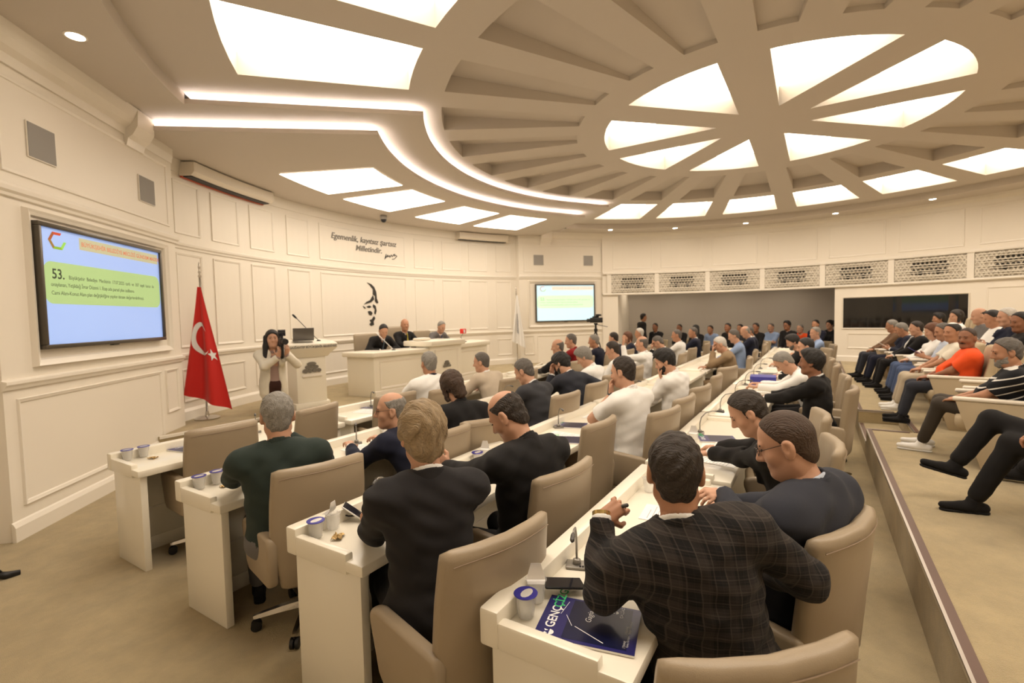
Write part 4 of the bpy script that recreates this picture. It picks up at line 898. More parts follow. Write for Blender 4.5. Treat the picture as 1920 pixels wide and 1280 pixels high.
def plaid_mat():
    m = cloth('plaid', (.02, .017, .016)); nt = m.node_tree; b = nt.nodes['Principled BSDF']; tc = nt.nodes.new('ShaderNodeTexCoord'); sp = nt.nodes.new('ShaderNodeSeparateXYZ'); nt.links.new(tc.outputs['Object'], sp.inputs[0])
    x, y, z = sp.outputs; u = math_node(nt, 'ADD', math_node(nt, 'MULTIPLY', x, .8), math_node(nt, 'MULTIPLY', y, -.6)); v = math_node(nt, 'ADD', z, math_node(nt, 'MULTIPLY', u, .10))
    def line(s, fr, wd, off=0.):
        f_ = math_node(nt, 'FRACT', math_node(nt, 'ADD', math_node(nt, 'MULTIPLY', s, fr), off)); return math_node(nt, 'LESS_THAN', f_, wd)
    acc = None
    for s, fr, wd, off, a in ((v, 14, .42, .1, .30), (v, 28, .10, .0, .55), (u, 13, .40, .1, .25), (u, 26, .10, .2, .50), (v, 56, .12, .4, .2), (u, 52, .12, .3, .15)):
        t = math_node(nt, 'MULTIPLY', line(s, fr, wd, off), a); acc = t if acc is None else math_node(nt, 'ADD', acc, t)
    mx = nt.nodes.new('ShaderNodeMix'); mx.data_type = 'RGBA'; mx.inputs['A'].default_value = (.010, .009, .009, 1); mx.inputs['B'].default_value = (.058, .047, .040, 1)
    nt.links.new(acc, mx.inputs['Factor']); nt.links.new(mx.outputs['Result'], b.inputs['Base Color']); return m
CL['plaid'] = plaid_mat()
def stripe_mat():
    m = cloth('stripes', (.02, .02, .02)); nt = m.node_tree; b = nt.nodes['Principled BSDF']; tc = nt.nodes.new('ShaderNodeTexCoord'); sp = nt.nodes.new('ShaderNodeSeparateXYZ'); nt.links.new(tc.outputs['Object'], sp.inputs[0])
    v = math_node(nt, 'ADD', sp.outputs[2], math_node(nt, 'MULTIPLY', sp.outputs[1], .35)); f_ = math_node(nt, 'LESS_THAN', math_node(nt, 'FRACT', math_node(nt, 'MULTIPLY', v, 15)), .16)
    mx = nt.nodes.new('ShaderNodeMix'); mx.data_type = 'RGBA'; mx.inputs['A'].default_value = (.012, .012, .014, 1); mx.inputs['B'].default_value = (.75, .72, .66, 1)
    nt.links.new(f_, mx.inputs['Factor']); nt.links.new(mx.outputs['Result'], b.inputs['Base Color']); return m
CL['stripes'] = stripe_mat()
_eye = MB(); _eye.lathe([(.0005, -1), (.5, -.86), (.86, -.5), (1, 0), (.86, .5), (.5, .86), (.0005, 1)], 10); EYE_ME = _eye.mesh('eye', M_EYE, smooth=True)
def hand_prims(W, hd, pn, left, curl=.5, spread=1., point=False, s=1.):
    y = unit(hd); z = -unit(np.asarray(pn)-np.dot(pn, y)*y); x = np.cross(y, z); th = x if left else -x       # thumb side
    L = lambda a, b, c: W+s*(th*a+y*b+z*c)
    P = [C(L(.018, .0, 0), L(.026, .082, 0), .015*s, .0125*s, .012), C(L(0, -.005, 0), L(.006, .086, .002), .017*s, .0125*s, .012), C(L(-.016, 0, 0), L(-.018, .082, 0), .014*s, .012*s, .012)]
    for k, (bx, ln, r) in enumerate(((.031, .070, .0088), (.011, .078, .0090), (-.010, .072, .0086), (-.030, .056, .0076))):
        p = L(bx, .082, .001); cu = curl*(1 if not (point and k == 0) else .15)*(1+.08*k); d_out = th*(bx*1.2*spread)
        a1 = cu*.75
        for seg, (fr, ad) in enumerate(((.45, 0), (.32, .9), (.23, .75))):
            a1 += ad*cu; dd = unit(y*math.cos(a1)-z*math.sin(a1)+d_out*(1 if seg == 0 else .5)); q = p+dd*ln*fr*s*1.05
            P.append(C(p, q, r*s*(1-.08*seg), r*s*(.93-.09*seg), .004)); p = q
    p = L(.026, .022, -.004); d1 = unit(th*.75+y*.6-z*.35); q = p+d1*.042*s; P.append(C(p, q, .0135*s, .0105*s, .012)); d2 = unit(th*(.45-.6*curl)+y*.8-z*(.3+.4*curl)); P.append(C(q, q+d2*.034*s, .0102*s, .0085*s, .004))
    return P
def ik(S, W, l1, l2, hint):
    d = W-S; L = float(np.linalg.norm(d)); L2 = min(L, (l1+l2)*.985); u = d/max(L, 1e-6)
    if L > L2: W = S+u*L2; L = L2
    a = (l1*l1-l2*l2+L*L)/(2*L); h = math.sqrt(max(0, l1*l1-a*a)); hn = np.asarray(hint, np.float32); hn = unit(hn-np.dot(hn, u)*u)
    return S+u*a+hn*h, W
def rot(yaw, pitch, roll):
    cy, sy = math.cos(yaw), math.sin(yaw); Rz = np.array([[cy, sy, 0], [-sy, cy, 0], [0, 0, 1]])      # heading clockwise: forward = (sin, cos)
    cp, sp = math.cos(pitch), math.sin(pitch); Rx = np.array([[1, 0, 0], [0, cp, -sp], [0, sp, cp]])
    cr, sr = math.cos(roll), math.sin(roll); Ry = np.array([[cr, 0, sr], [0, 1, 0], [-sr, 0, cr]])
    return (Rz @ Rx @ Ry).astype(np.float32)   # columns: right, forward, up
PEOPLE = []
def person(label, H, head, top='jacket', col='charcoal', pants='black', hair='short', hc='dark', skin=0, yaw=0, pitch=10, roll=0, bulk=1., arms='desk', legs='sit', z0=0., seat=.47, recline=0, scale=1., sleeve='long', collar=None, tie=None, glasses=None, beard=None, stache=None, shoes='black', group='seated council members', side=0., elb=None, wr=None, hd=None, cuffs=None, feet=None, belly=0., cap=None, lod=0, pel=None, knees=None, curl=(.6, .6), open_=False):
    dist = math.hypot(H[0], H[1]); q = 0 if dist < 3.1 else 1 if dist < 6.3 else 2 if dist < 10 else 3
    q = max(q, lod); hb, hh_, hn_ = ((.0105, .0052, .0046), (.0155, .0080, .0062), (.021, .0115, .0085), (.027, .0145, .0105))[q]
    Hw = np.array(H, np.float32); yb = math.radians(head); fw = V(math.sin(yb), math.cos(yb), 0); rt = V(math.cos(yb), -math.sin(yb), 0); up = V(0, 0, 1); s = scale
    Rh = rot(yb+math.radians(yaw), math.radians(-pitch), math.radians(roll)); hR, hF, hU = Rh[:, 0], Rh[:, 1], Rh[:, 2]
    stand = legs == 'stand'
    Nb = Hw-s*(hU*.105+up*.075+hF*.018)-fw*s*(.02+.04*max(0, math.sin(math.radians(pitch))))
    TL = .50*s
    pz = z0+(.93*s if stand else seat+.095*s); dz = Nb[2]-pz
    if pel is not None: Pv = V(pel[0], pel[1], pz)
    else:
        ln = math.sqrt(max(0, TL*TL-dz*dz)) if dz < TL else 0.
        ln = max(ln, .02)*(-1 if recline else 1)
        if recline: ln = -min(max(-ln, .08), .13)
        Pv = V(Nb[0], Nb[1], pz)-fw*ln-rt*side
    O = V(Pv[0], Pv[1], z0)                        # object origin on the floor under the pelvis
    T = unit(Nb-Pv); bl = float(np.linalg.norm(Nb-Pv))/.50; R_ = unit(rt-np.dot(rt, T)*T); Fd = np.cross(T, R_)
    A = np.stack([R_, Fd, T]); b_ = bulk*s
    at = lambda t, x=0., y=0.: Pv+(Nb-Pv)*t+R_*x+Fd*y
    torso = [E(Pv+up*.0, V(.175, .135, .115)*b_, np.stack([rt, fw, up]), .05), E(at(.30, 0, .01*belly), V(.160+.02*belly, .118+.05*belly, .16*bl)*b_, A, .06), E(at(.64, 0, -.012), V(.172, .115, .19*bl)*b_, A, .06),
             C(at(.87, -.135*b_, -.02), at(.87, .135*b_, -.02), .074*b_, k=.05), C(at(.905, -.13*b_, -.015), at(.985), .052*b_, .046*b_, .05), C(at(.905, .13*b_, -.015), at(.985), .052*b_, .046*b_, .05)]
    if hair in ('long', 'bob', 'bun', 'pony'): torso += [E(at(.66, -.075, .09)*1, V(.06, .055, .06)*b_, A, .04), E(at(.66, .075, .09), V(.06, .055, .06)*b_, A, .04)]
    neck = [C(at(.97, 0, -.005), Hw+s*(-hU*.06-hF*.018), .060*s*(.9+.1*bulk), .056*s*(.9+.1*bulk), .03)]
    arm_s = []; arm_skin = []; hands = []; cufp = []; wpos = []; endcut = []
    for i, sd in enumerate((-1, 1)):               # left, right
        S = at(.885, sd*.186*b_, -.015)
        a = arms[i] if isinstance(arms, (tuple, list)) else arms
        hint = rt*sd*.8-up*.8-fw*.3; pn = -up; hdir = None
        if wr and wr[i] is not None: W = V(*wr[i])
        elif a == 'desk': W = V(0, 0, z0+.80)+V(*(Pv[:2]+fw[:2]*.42*s-rt[:2]*0+rt[:2]*sd*.13), 0); hint = rt*sd*1.0-up*.35-fw*.2; hdir = unit(fw-rt*sd*.35)
        elif a == 'lap': W = V(0, 0, z0+seat+.19*s)+V(*(Pv[:2]+fw[:2]*.27*s+rt[:2]*sd*.07), 0); hint = rt*sd*.8-up*.5-fw*.5; hdir = unit(fw*.7-rt*sd*.6-up*.2)
        elif a == 'read': W = Nb+fw*.30*s+rt*sd*.11-up*.24*s; hdir = unit(fw*.8+up*.4-rt*sd*.3); pn = -rt*sd
        elif a == 'chin': W = Hw+hF*.115*s-hU*.165*s+hR*sd*.045; hdir = unit(hU*.9-hF*.1-hR*sd*.3); pn = -hF; hint = -up*1.+rt*sd*.3+fw*.4
        elif a == 'brow': W = Hw+hF*.16*s-hU*.06*s+hR*sd*.07; hdir = unit(hU*.9-hF*.5-hR*sd*.2); pn = -hF; hint = -up*1.+rt*sd*.4+fw*.4
        elif a == 'raise': W = Nb+fw*.30*s+rt*sd*.22+up*.16*s; hdir = unit(up*.95-fw*.1); pn = fw; hint = -up*1.+rt*sd*.3
        elif a == 'fold': W = at(.45)+Fd*.19*b_-R_*sd*.10; hdir = unit(-rt*sd); pn = -Fd; hint = rt*sd*.9-up*.7
        elif a == 'side': W = at(.05, sd*.26*b_, .06)-up*.12; hdir = unit(-up+fw*.2); pn = -rt*sd; hint = rt*sd*.4-fw
        elif a == 'hang': W = at(.35, sd*.33*b_, -.28)-up*.10; hdir = -up; pn = fw; hint = rt*sd*.9-fw*.4+up*.3
        else: W = V(*a)
        l1, l2 = .275*s, .245*s
        if elb and elb[i] is not None:
            Eb = V(*elb[i]); du = unit(Eb-S); Eb = S+du*min(float(np.linalg.norm(Eb-S)), l1*1.12); dw = unit(W-Eb); W = Eb+dw*min(float(np.linalg.norm(W-Eb)), l2*1.12)
        else: Eb, W = ik(S, W, l1, l2, hint)
        fd = unit(W-Eb)
        if hd and hd[i] is not None: hdir, pn = unit(hd[i][0]), V(*hd[i][1])
        elif hdir is None: hdir = fd
        wpos.append((W, fd, hdir, pn)); m = .60 if sleeve == 'short' else 1
        arm_s += [C(S, Eb, .062*b_**.5*s**.5, .047*b_**.5*s**.5, .035)]
        if sleeve == 'long': arm_s.append(C(Eb, W+fd*.01, .047*b_**.5*s**.5, .034*s, .03)); endcut.append(dict(t='y', a=W-fd*.008, b=W+fd*.09, ra=.075, op='s', k=.004))
        elif sleeve == 'half':
            arm_s.append(C(Eb, Eb+(W-Eb)*.45, .046*s, .040*s, .03)); endcut.append(dict(t='y', a=Eb+(W-Eb)*.4, b=W, ra=.07, op='s', k=.004))
        else:
            Em = S+(Eb-S)*.78; arm_s[-1] = C(S, Em, .064*b_**.5*s**.5, .060*s, .035); endcut.append(dict(t='y', a=S+(Eb-S)*.76, b=Eb+(Eb-S)*.15, ra=.085, op='s', k=.004))
        arm_skin += [C(S, Eb, .046*s, .038*s, .03), C(Eb, W, .041*s, .026*s, .03)]
        hands.append(hand_prims(W+hdir*.004, hdir, pn, sd < 0, curl[i], s=s*(1.0 if q < 2 else 1.08)))
        if (cuffs or top == 'jacket') and sleeve == 'long': cufp.append((W, fd))
    # legs
    lg = []; shoe = []; legskin = []
    for i, sd in enumerate((-1, 1)):
        hip = Pv+rt*sd*.085*b_-up*.015
        if stand: kn = hip*1+fw*.03; kn = V(hip[0], hip[1], z0+.50*s)+fw*.03; an = V(hip[0], hip[1], z0+.09)+rt*sd*.02-fw*.02; toe = fw
        else:
            kn = Pv+fw*(.42*s)+rt*sd*(.11+.02*bulk)*s; kn[2] = z0+max(.50*s, seat+.05); an = kn+fw*(.02 if not recline else .10); an[2] = z0+.085; toe = fw
            if legs == 'cross' and sd > 0: kn = Pv+fw*.42*s-rt*.02; kn[2] = z0+seat+.19; an = kn+fw*.12-rt*.22; an[2] = kn[2]-.28; toe = unit(fw*.7-up*.5-rt*.3)
        if knees and knees[i] is not None: kn = V(*knees[i])
        if feet and feet[i] is not None: an = V(*feet[i][0]); toe = unit(feet[i][1])
        lg += [C(hip, kn, .088*b_, .064*s, .05), C(kn, an+unit(kn-an)*.05, .064*s, .050*s, .03)]; legskin += [C(hip, kn, .06*s, .045*s, .04), C(kn, an, .045*s, .034*s, .03)]
        dn = unit(np.cross(np.cross(toe, -up), toe)) if abs(float(toe @ up)) < .98 else -fw
        hl = an+dn*.045-toe*.055
        P = [C(hl, hl+toe*.12, .036*s, .036*s, .02), C(hl+toe*.12, hl+toe*.225, .038*s, .028*s, .02, fl=(dn, 1.15)), C(an+dn*.0, hl+toe*.07, .042*s, .038*s, .02), dict(t='p', n=dn, c=an+dn*.078, op='i', k=.01)]
        shoe.append((P, an, dn, toe, hl))
    # head
    hs = s*1.07; hp = lambda x, y, z: Hw+hs*(hR*x+hF*y+hU*z)
    HA = np.stack([hR, hF, hU])
    e_ = lambda c, r, k=.02, **kw: E(hp(*c), V(*r)*hs, HA, k, **kw)
    c_ = lambda a, b, ra, rb, k=.01, **kw: C(hp(*a), hp(*b), ra*hs, rb*hs, k, **kw)
    headp = [e_((0, -.012, .03), (.076, .097, .093), .02), e_((0, .024, -.035), (.061, .066, .085), .03), e_((0, .066, -.098), (.026, .024, .02), .03), c_((-.046, .0, -.072), (-.02, .055, -.10), .022, .02, .03), c_((.046, .0, -.072), (.02, .055, -.10), .022, .02, .03),
             c_((-.032, .076, .022), (.032, .076, .022), .012, .012, .018), e_((-.043, .055, -.03), (.02, .022, .022), None or .025), e_((.043, .055, -.03), (.02, .022, .022), .025),
             e_((-.031, .094, .004), (.017, .014, .010), .012, op='s'), e_((.031, .094, .004), (.017, .014, .010), .012, op='s'),
             c_((0, .086, .012), (0, .108, -.03), .008, .0125, .012), c_((-.012, .096, -.034), (.012, .096, -.034), .009, .009, .008), c_((-.019, .081, -.064), (.019, .081, -.064), .008, .008, .006), c_((-.017, .079, -.074), (.017, .079, -.074), .0085, .0085, .006), c_((-.022, .0905, -.0685), (.022, .0905, -.0685), .003, .003, .003, op='s')]
    for sd in (-1, 1):
        EA = HA @ rot(0, 0, 0).T; f2 = unit(hF*.92-hR*sd*-.0-hU*.0); headp += [e_((sd*.079, -.012, -.004), (.012, .022, .033), .008), e_((sd*.079, -.006, -.030), (.010, .013, .014), .008), e_((sd*.090, -.006, .002), (.008, .011, .018), .004, op='s')]
    nk = [C(at(.90), Hw+s*(-hU*.05-hF*.02), .064*s*(.88+.12*bulk), .058*s*(.88+.12*bulk), .03)]
    parts = []
    sub = lambda vq: (vq[0]-O, vq[1], 0)
    parts.append(sub(solve(headp+nk, hh_)))
    for hp_ in hands: parts.append(sub(solve(hp_, hn_)))
    parts.append(sub(solve([dict(P, r=P['r']*.90) if P['t'] == 'e' else dict(P, ra=P['ra']*.88, rb=P['rb']*.88) for P in torso]+neck+arm_skin+(legskin), .036 if sleeve == 'long' else (.014, .016, .022, .028)[q])))
    me = to_mesh('person', parts, [SKIN[skin]])
    root = link('person', me); root.location = O.tolist(); tag(root, label, 'person', group)
    def child(nm, vq, m, lab=None):
        if len(vq[1]) == 0: return None
        o = link(nm, to_mesh(nm, [sub(vq)], [m]), root)
        if lab: o['label'] = lab
        return o
    # clothes
    nz = None
    if q < 3:
        am = (.0017, .0013, .0011)[q]; rs = random.Random(len(PEOPLE)*7+1); waves = []
        for kx in range(10): waves.append(((rs.uniform(-45, 45), rs.uniform(-45, 45), rs.uniform(30, 80) if kx < 5 else rs.uniform(-40, 40)), rs.uniform(0, 6)))
        nz = (am, waves)
    topp = [dict(P) for P in torso+arm_s]
    ext = []
    if top == 'jacket':
        if not stand: ext = [E(Pv+up*.03, V(.185, .15, .10)*b_, np.stack([rt, fw, up]), .05)]
        else: ext = [C(Pv+up*.05, Pv-up*.10, .165*b_, .185*b_, .05, fl=(fw, 1.35))]
        for sd in (-1, 1):
            ext += [C(at(.965, sd*.050, -.052), at(.985, sd*.066, .0), .014*s, .014*s, .015), C(at(.985, sd*.066, .0), at(.80, sd*.055, .10), .014*s, .011*s, .015), C(at(.82, sd*.055, .105), at(.56, sd*.02, .135), .016*s, .008*s, .012)]
        ext += [C(at(.965, -.05, -.054), at(.965, .05, -.054), .015*s, .015*s, .015)]
        ext += [E(at(.905, -.175*b_, -.015), V(.07, .068, .045)*b_, A, .03), E(at(.905, .175*b_, -.015), V(.07, .068, .045)*b_, A, .03)]
    cut = [] if stand else [dict(t='p', n=-up, c=V(0, 0, z0+seat+.004), op='i')]
    neckhole = dict(t='c', a=at(1.0, 0, .005), b=at(1.0, 0, .005)+unit(Hw-at(1.0))*.16, ra=.062*s*(.9+.1*bulk), rb=.075*s, op='s', k=.008)
    vee = []
    if top == 'jacket' and (tie is not None or collar): vee = [dict(t='c', a=at(.98, 0, .11), b=at(.52, 0, .17), ra=.055*s, rb=.012, op='s', k=.008)]
    if open_: vee = [dict(t='c', a=at(.97, 0, .10), b=at(.30, 0, .125), ra=.055*s, rb=.062, op='s', k=.01), dict(t='c', a=at(.30, 0, .125), b=Pv-up*.25+Fd*.15, ra=.062, rb=.12, op='s', k=.01)]
    jk = child('jacket' if top == 'jacket' else 'blouse' if hair in ('long', 'bob', 'bun', 'pony') else 'shirt', solve(topp+ext, hb, .013 if top == 'jacket' else .009, nz, [neckhole]+vee+endcut+cut), CL[col])
    if top == 'jacket':
        sc_ = collar or 'white'
        sv = child('shirt', solve([dict(P) for P in torso]+[], max(hb*1.3, .015), -.007, None, [dict(neckhole)]+cut), CL[sc_])
    else: sc_ = collar or col
    if top != 'tee':
        cd = unit(Hw-hF*.02-at(1.0)); cb = at(.985, 0, -.002); rk = .064*s*(.9+.1*bulk)
        tilt = unit(cd+Fd*.38)
        child('shirt_collar', solve([C(cb, cb+cd*.11*s, rk+.011, rk+.006, .01)], max(.006, hb*.6), 0., None, [dict(t='p', n=tilt, c=cb+cd*.046*s, op='i'), dict(t='c', a=cb-cd*.02, b=cb+cd*.12, ra=rk-.002, rb=rk-.004, op='s', k=.002), dict(t='c', a=cb+Fd*.09+cd*.06, b=cb+Fd*.085-cd*.06, ra=.022*s, rb=.004, op='s', k=.004)]), CL[sc_])
    if top == 'jacket' and q < 2:
        child('jacket_collar', solve([C(cb-cd*.03, cb+cd*.08*s, rk+.030, rk+.016, .01)], max(.006, hb*.6), 0., nz and (nz[0]*.5, nz[1]), [dict(t='p', n=unit(cd+Fd*.42), c=cb+cd*.026*s, op='i'), dict(t='c', a=cb-cd*.06, b=cb+cd*.14, ra=rk+.008, rb=rk+.006, op='s', k=.002), dict(t='c', a=cb+Fd*.11+cd*.06, b=cb+Fd*.11-cd*.1, ra=.05*s, rb=.03, op='s', k=.004)]), CL[col])
    for (W, fd) in cufp:
        child('shirt_cuff', solve([C(W-fd*.03, W+fd*.012, .036*s, .036*s, .005)], max(.0062, hb*.62), 0, None, [dict(t='p', n=fd, c=W+fd*.010, op='i')]), CL[cuffs or sc_])
    if tie:
        tp = [C(at(.99, 0, .088), at(.93, 0, .118), .017, .013, .01), C(at(.93, 0, .120), at(.60, 0, .150), .014, .028, .01, fl=(Fd, 2.5)), C(at(.60, 0, .150), at(.45, 0, .150), .028, .02, .01, fl=(Fd, 2.5))]
        child('tie', solve(tp, max(.006, hb*.5)), CL[tie] if tie in CL else cloth(tie[0], tie[1]))
    child('trousers', solve([E(Pv-up*.005, V(.172, .135, .11)*b_, np.stack([rt, fw, up]), .05)]+lg, max(hb, .012), .004, (nz[0]*.45, nz[1]) if nz else None, [dict(t='p', n=up, c=Pv+up*.09, op='i', lo=Pv-V(.26, .26, .1), hi=Pv+V(.26, .26, .5))]), CL[pants])
    for P, an, dn, toe, hl in shoe:
        so = child('shoe', solve(P, max(.0065, hb*.6)), CL[shoes] if shoes in CL else CL['black'])
        child_sole = solve([C(hl+dn*.03, hl+dn*.03+toe*.215, .036*s, .033*s, .01)], max(.006, hb*.55), 0, None, [dict(t='p', n=-dn, c=an+dn*.066, op='i'), dict(t='p', n=dn, c=an+dn*.083, op='i')])
        if len(child_sole[1]) and so is not None:
            o = link('sole', to_mesh('sole', [sub(child_sole)], [CL['white'] if shoes == 'white' else CL['black']]), so)
    # hair, face details
    hm = HAIR[hc]; h2 = max(.0045, hh_*.9)
    def cap_(t, front=(0, .060, .094), n=(0, -.82, .57), low=-.09, extra=(), cuts=(), nzz=None):
        base = [e_((0, -.012, .03), (.076+t, .097+t, .093+t), .02)]+list(extra)
        nn = Rh @ V(*n); cs = [dict(t='p', n=-nn, c=hp(*front), op='i'), dict(t='p', n=-hU, c=hp(0, 0, low), op='i')]
        return solve(base, h2, 0, nzz, cs+list(cuts))
    nape = [e_((0, -.052, -.035), (.060, .046, .06), .02)]; burn = [c_((sd*.0735, .012, .03), (sd*.0715, .014, -.018), .008, .0035, .01) for sd in (-1, 1)]
    hz = (.0014, [((180, 40, 30), 0), ((60, 150, 90), 1), ((-120, 70, 110), 2)]) if q < 2 else None
    topcut = [e_((0, .01, .13), (.078, .112, .082), .014, op='s')]
    if hair == 'short': child('hair', cap_(.008, extra=nape, nzz=hz), hm)
    elif hair == 'thick': child('hair', cap_(.016, front=(0, .078, .084), extra=nape+[e_((0, .02, .09), (.07, .07, .05), .02)], nzz=hz), hm)
    elif hair == 'buzz': child('hair', cap_(.0035, extra=nape), hm)
    elif hair == 'recede': child('hair', cap_(.006, front=(0, .04, .095), n=(0, -.75, .66), extra=nape, nzz=hz), hm)
    elif hair == 'balding': child('hair', cap_(.0035, extra=nape, cuts=topcut, nzz=hz), hm)
    elif hair == 'fringe': child('hair', cap_(.0035, front=(0, .0, .03), n=(0, -.9, .43), extra=nape, cuts=[e_((0, .01, .13), (.11, .13, .095), .01, op='s')], nzz=hz), hm)
    elif hair == 'swept':
        ex = nape+[e_((0, -.05, -.055), (.062, .055, .055), .03), e_((0, .045, .095), (.06, .06, .035), .02), e_((-.055, .0, .02), (.035, .06, .06), .02), e_((.055, .0, .02), (.035, .06, .06), .02)]
        child('hair', cap_(.017, front=(0, .08, .068), low=-.11, extra=ex, nzz=(.003, [((170, 30, 20), 0), ((110, 60, -40), 1), ((-140, 40, 60), 2)])), hm)
    elif hair in ('long', 'bob', 'pony', 'bun'):
        ex = nape+[e_((0, -.03, .04), (.088, .10, .095), .02)]
        lens = []
        if hair == 'long': lens = [c_((-.080, -.01, .03), (-.088, .015, -.10), .034, .036, .03), c_((-.088, .015, -.10), (-.112, .05, -.26), .036, .028, .03), c_((.080, -.01, .03), (.088, .015, -.10), .034, .036, .03), c_((.088, .015, -.10), (.112, .05, -.26), .036, .028, .03), c_((0, -.075, .0), (0, -.10, -.24), .066, .05, .03)]
        if hair == 'bob': lens = [c_((-.072, -.01, .03), (-.076, .012, -.085), .032, .024, .03), c_((.072, -.01, .03), (.076, .012, -.085), .032, .024, .03), c_((0, -.07, .0), (0, -.068, -.085), .070, .050, .03)]
        if lens: child('hair_lengths', solve(lens, h2, 0, hz), hm)
        if hair == 'pony': ex += [c_((0, -.10, .08), (0, -.17, .07), .03, .035, .02), c_((0, -.17, .07), (0, -.19, -.06), .034, .02, .02)]
        if hair == 'bun': ex += [e_((0, -.115, .06), (.04, .035, .04), .01)]
        child('hair', cap_(.013, front=(0, .078, .080), n=(0, -.86, .51), low=-.30, extra=ex, nzz=hz), hm)
    if q < 3 and hair in ('short', 'thick', 'swept'):
        for bp in burn: child('sideburn', solve([bp], h2), hm)
    if cap: child('cap', cap_(.010, front=(0, .02, .11), n=(0, -.1, .995), low=.05), CL[cap])
    for sd in (-1, 1):
        o = link('eye', EYE_ME, root); Mx = Matrix([list(hR*.0115*s)+[0], list(hF*.005*s)+[0], list(hU*.0042*s)+[0], [0, 0, 0, 1]]).transposed(); c = hp(sd*.031, .0835, .004)-O; Mx.translation = Vector(c.tolist()); o.matrix_local = Mx
        if q < 3: child('eyebrow', solve([c_((sd*.016, .090, .026), (sd*.046, .079, .024), .005, .0035, .003)], .0045), HAIR['dark'] if hc in ('blond', 'grey', 'brown', 'black', 'dark', 'buzz', 'dgrey') else HAIR['grey'])
    if stache: child('moustache', solve([c_((0, .096, -.052), (-.030, .082, -.060), .0085, .006, .006), c_((0, .096, -.052), (.030, .082, -.060), .0085, .006, .006)], max(.004, h2*.8)), HAIR[stache])
    if beard: child('beard', solve([e_((0, .027, -.055), (.064, .068, .075), .02), e_((0, .066, -.102), (.034, .030, .028), .02)], max(.005, h2), .003, hz, [dict(t='p', n=Rh @ V(0, .42, .907), c=hp(0, .06, -.045), op='i'), dict(t='p', n=Rh @ V(0, -1., .2), c=hp(0, .004, 0), op='i'), dict(t='c', a=hp(-.02, .098, -.069), b=hp(.02, .098, -.069), ra=.012, rb=.012, op='s', k=.004)]), HAIR[beard])
    if glasses:
        gm = M_SPEC; b = MB(); O3 = Vector(O.tolist()); hv = lambda *p: Vector(hp(*p).tolist())-O3
        for sd in (-1, 1):
            b.tube([hv(sd*(.032+.021*math.cos(a)), .101-.006*abs(math.cos(a)), .004+.017*math.sin(a)) for a in [i*math.pi/8 for i in range(17)]], .0014, 6)
            b.tube([hv(sd*.053, .097, .010), hv(sd*.072, .07, .012), hv(sd*.081, -.005, .016), hv(sd*.082, -.03, -.002)], .0015, 6)
        b.tube([hv(-.011, .104, .008), hv(.011, .104, .008)], .0014, 6); gl = b.build('eyeglasses', gm, root)
        if q == 0:
            b = MB()
            for sd in (-1, 1): b.add([hv(sd*(.032+.020*math.cos(a)), .1005, .004+.016*math.sin(a)) for a in [i*math.pi/6 for i in range(12)]], [tuple(range(12))])
            b.build('lens_pair', M_LENS, gl)
    PEOPLE.append(root)
    return dict(root=root, O=O, Pv=Pv, W=[w_[0] for w_ in wpos], fd=[w_[1] for w_ in wpos], hd=[w_[2] for w_ in wpos], Hd=Hw, hF=hF, hU=hU, hR=hR, fw=fw, rt=rt, at=at, head=head, Nb=Nb)
def ring_on(p, i, r, wd, name, m, off=-.004):
    W, fd = p['W'][i], p['fd'][i]; a = unit(np.cross(fd, V(0, 0, 1))); c = np.cross(fd, a); O = p['O']
    b = MB(); rr = []
    for k in range(25):
        t = 2*math.pi*k/24; d = a*math.cos(t)+c*math.sin(t)*.85; e = W+fd*off
        rr.append([tuple((e+d*(r+o)+fd*w_-O).tolist()) for o, w_ in ((0, -wd), (.004, -wd), (.004, wd), (0, wd))])
    b.loft(rr, caps=False); o = b.build(name, m, p['root']); return o
# ------------------------------------------------------------------ the people and their chairs
def seat_for(p, label, head=None, back=.0, x=None, y=None, **kw):
    h = p['head'] if head is None else head; a = math.radians(h); f = (math.sin(a), math.cos(a))
    cx_ = (p['Pv'][0]-f[0]*(.03+back)) if x is None else x; cy_ = (p['Pv'][1]-f[1]*(.03+back)) if y is None else y
    return chair(cx_, cy_, h, label, **kw)
GOLD = mat('watch_gold', (.75, .58, .25), .25, metal=1.)
# ---- last row (nearest the camera)
p = person('man in a dark plaid blazer seen from behind, pen in left hand', (1.70, .41, 1.25), 60, 'jacket', 'plaid', 'black', 'short', 'dark', 1, yaw=12, pitch=8, bulk=1.13, collar='white', side=-.14,
           elb=((1.50, .60, .86), (1.86, .02, .90)), wr=((1.655, .665, 1.045), (2.05, .22, .80)), hd=(((.55, -.30, .25), (.2, .6, -.75)), None), curl=(.8, .6))
seat_for(p, 'nearest taupe chair at the bottom edge, behind the plaid blazer man', 48, x=1.43, y=.27)
ring_on(p, 0, .030, .010, 'wristwatch', GOLD, .015)
t = thing('pen', 'dark metal pen held by the plaid blazer man', 'pen'); w_ = p['W'][0]+p['hd'][0]*.10
b = MB(); b.tube([tuple((w_+V(-.03, -.035, .012)).tolist()), tuple((w_+V(.02, .03, -.03)).tolist()), tuple((w_+V(.05, .07, -.055)).tolist())], [.0075, .007, .004], 10); b.build('barrel', M_DGREY, t, smooth=True)
p = person('heavy man in navy blazer, pale blue collar and thin glasses, in profile', (2.22, .10, 1.26), 22, 'jacket', 'dslate', 'black', 'buzz', 'brown', 0, yaw=-22, pitch=22, bulk=1.22, collar='pblue', glasses=True, belly=.6, pel=(2.25, .13),
           wr=((2.40, .36, .95), (2.62, .45, .80)), hd=(((-.72, .50, .10), (.3, .2, -.8)), None), curl=(.7, .6))
seat_for(p, 'taupe chair of the navy blazer man in glasses', 22, x=2.25, y=.14)
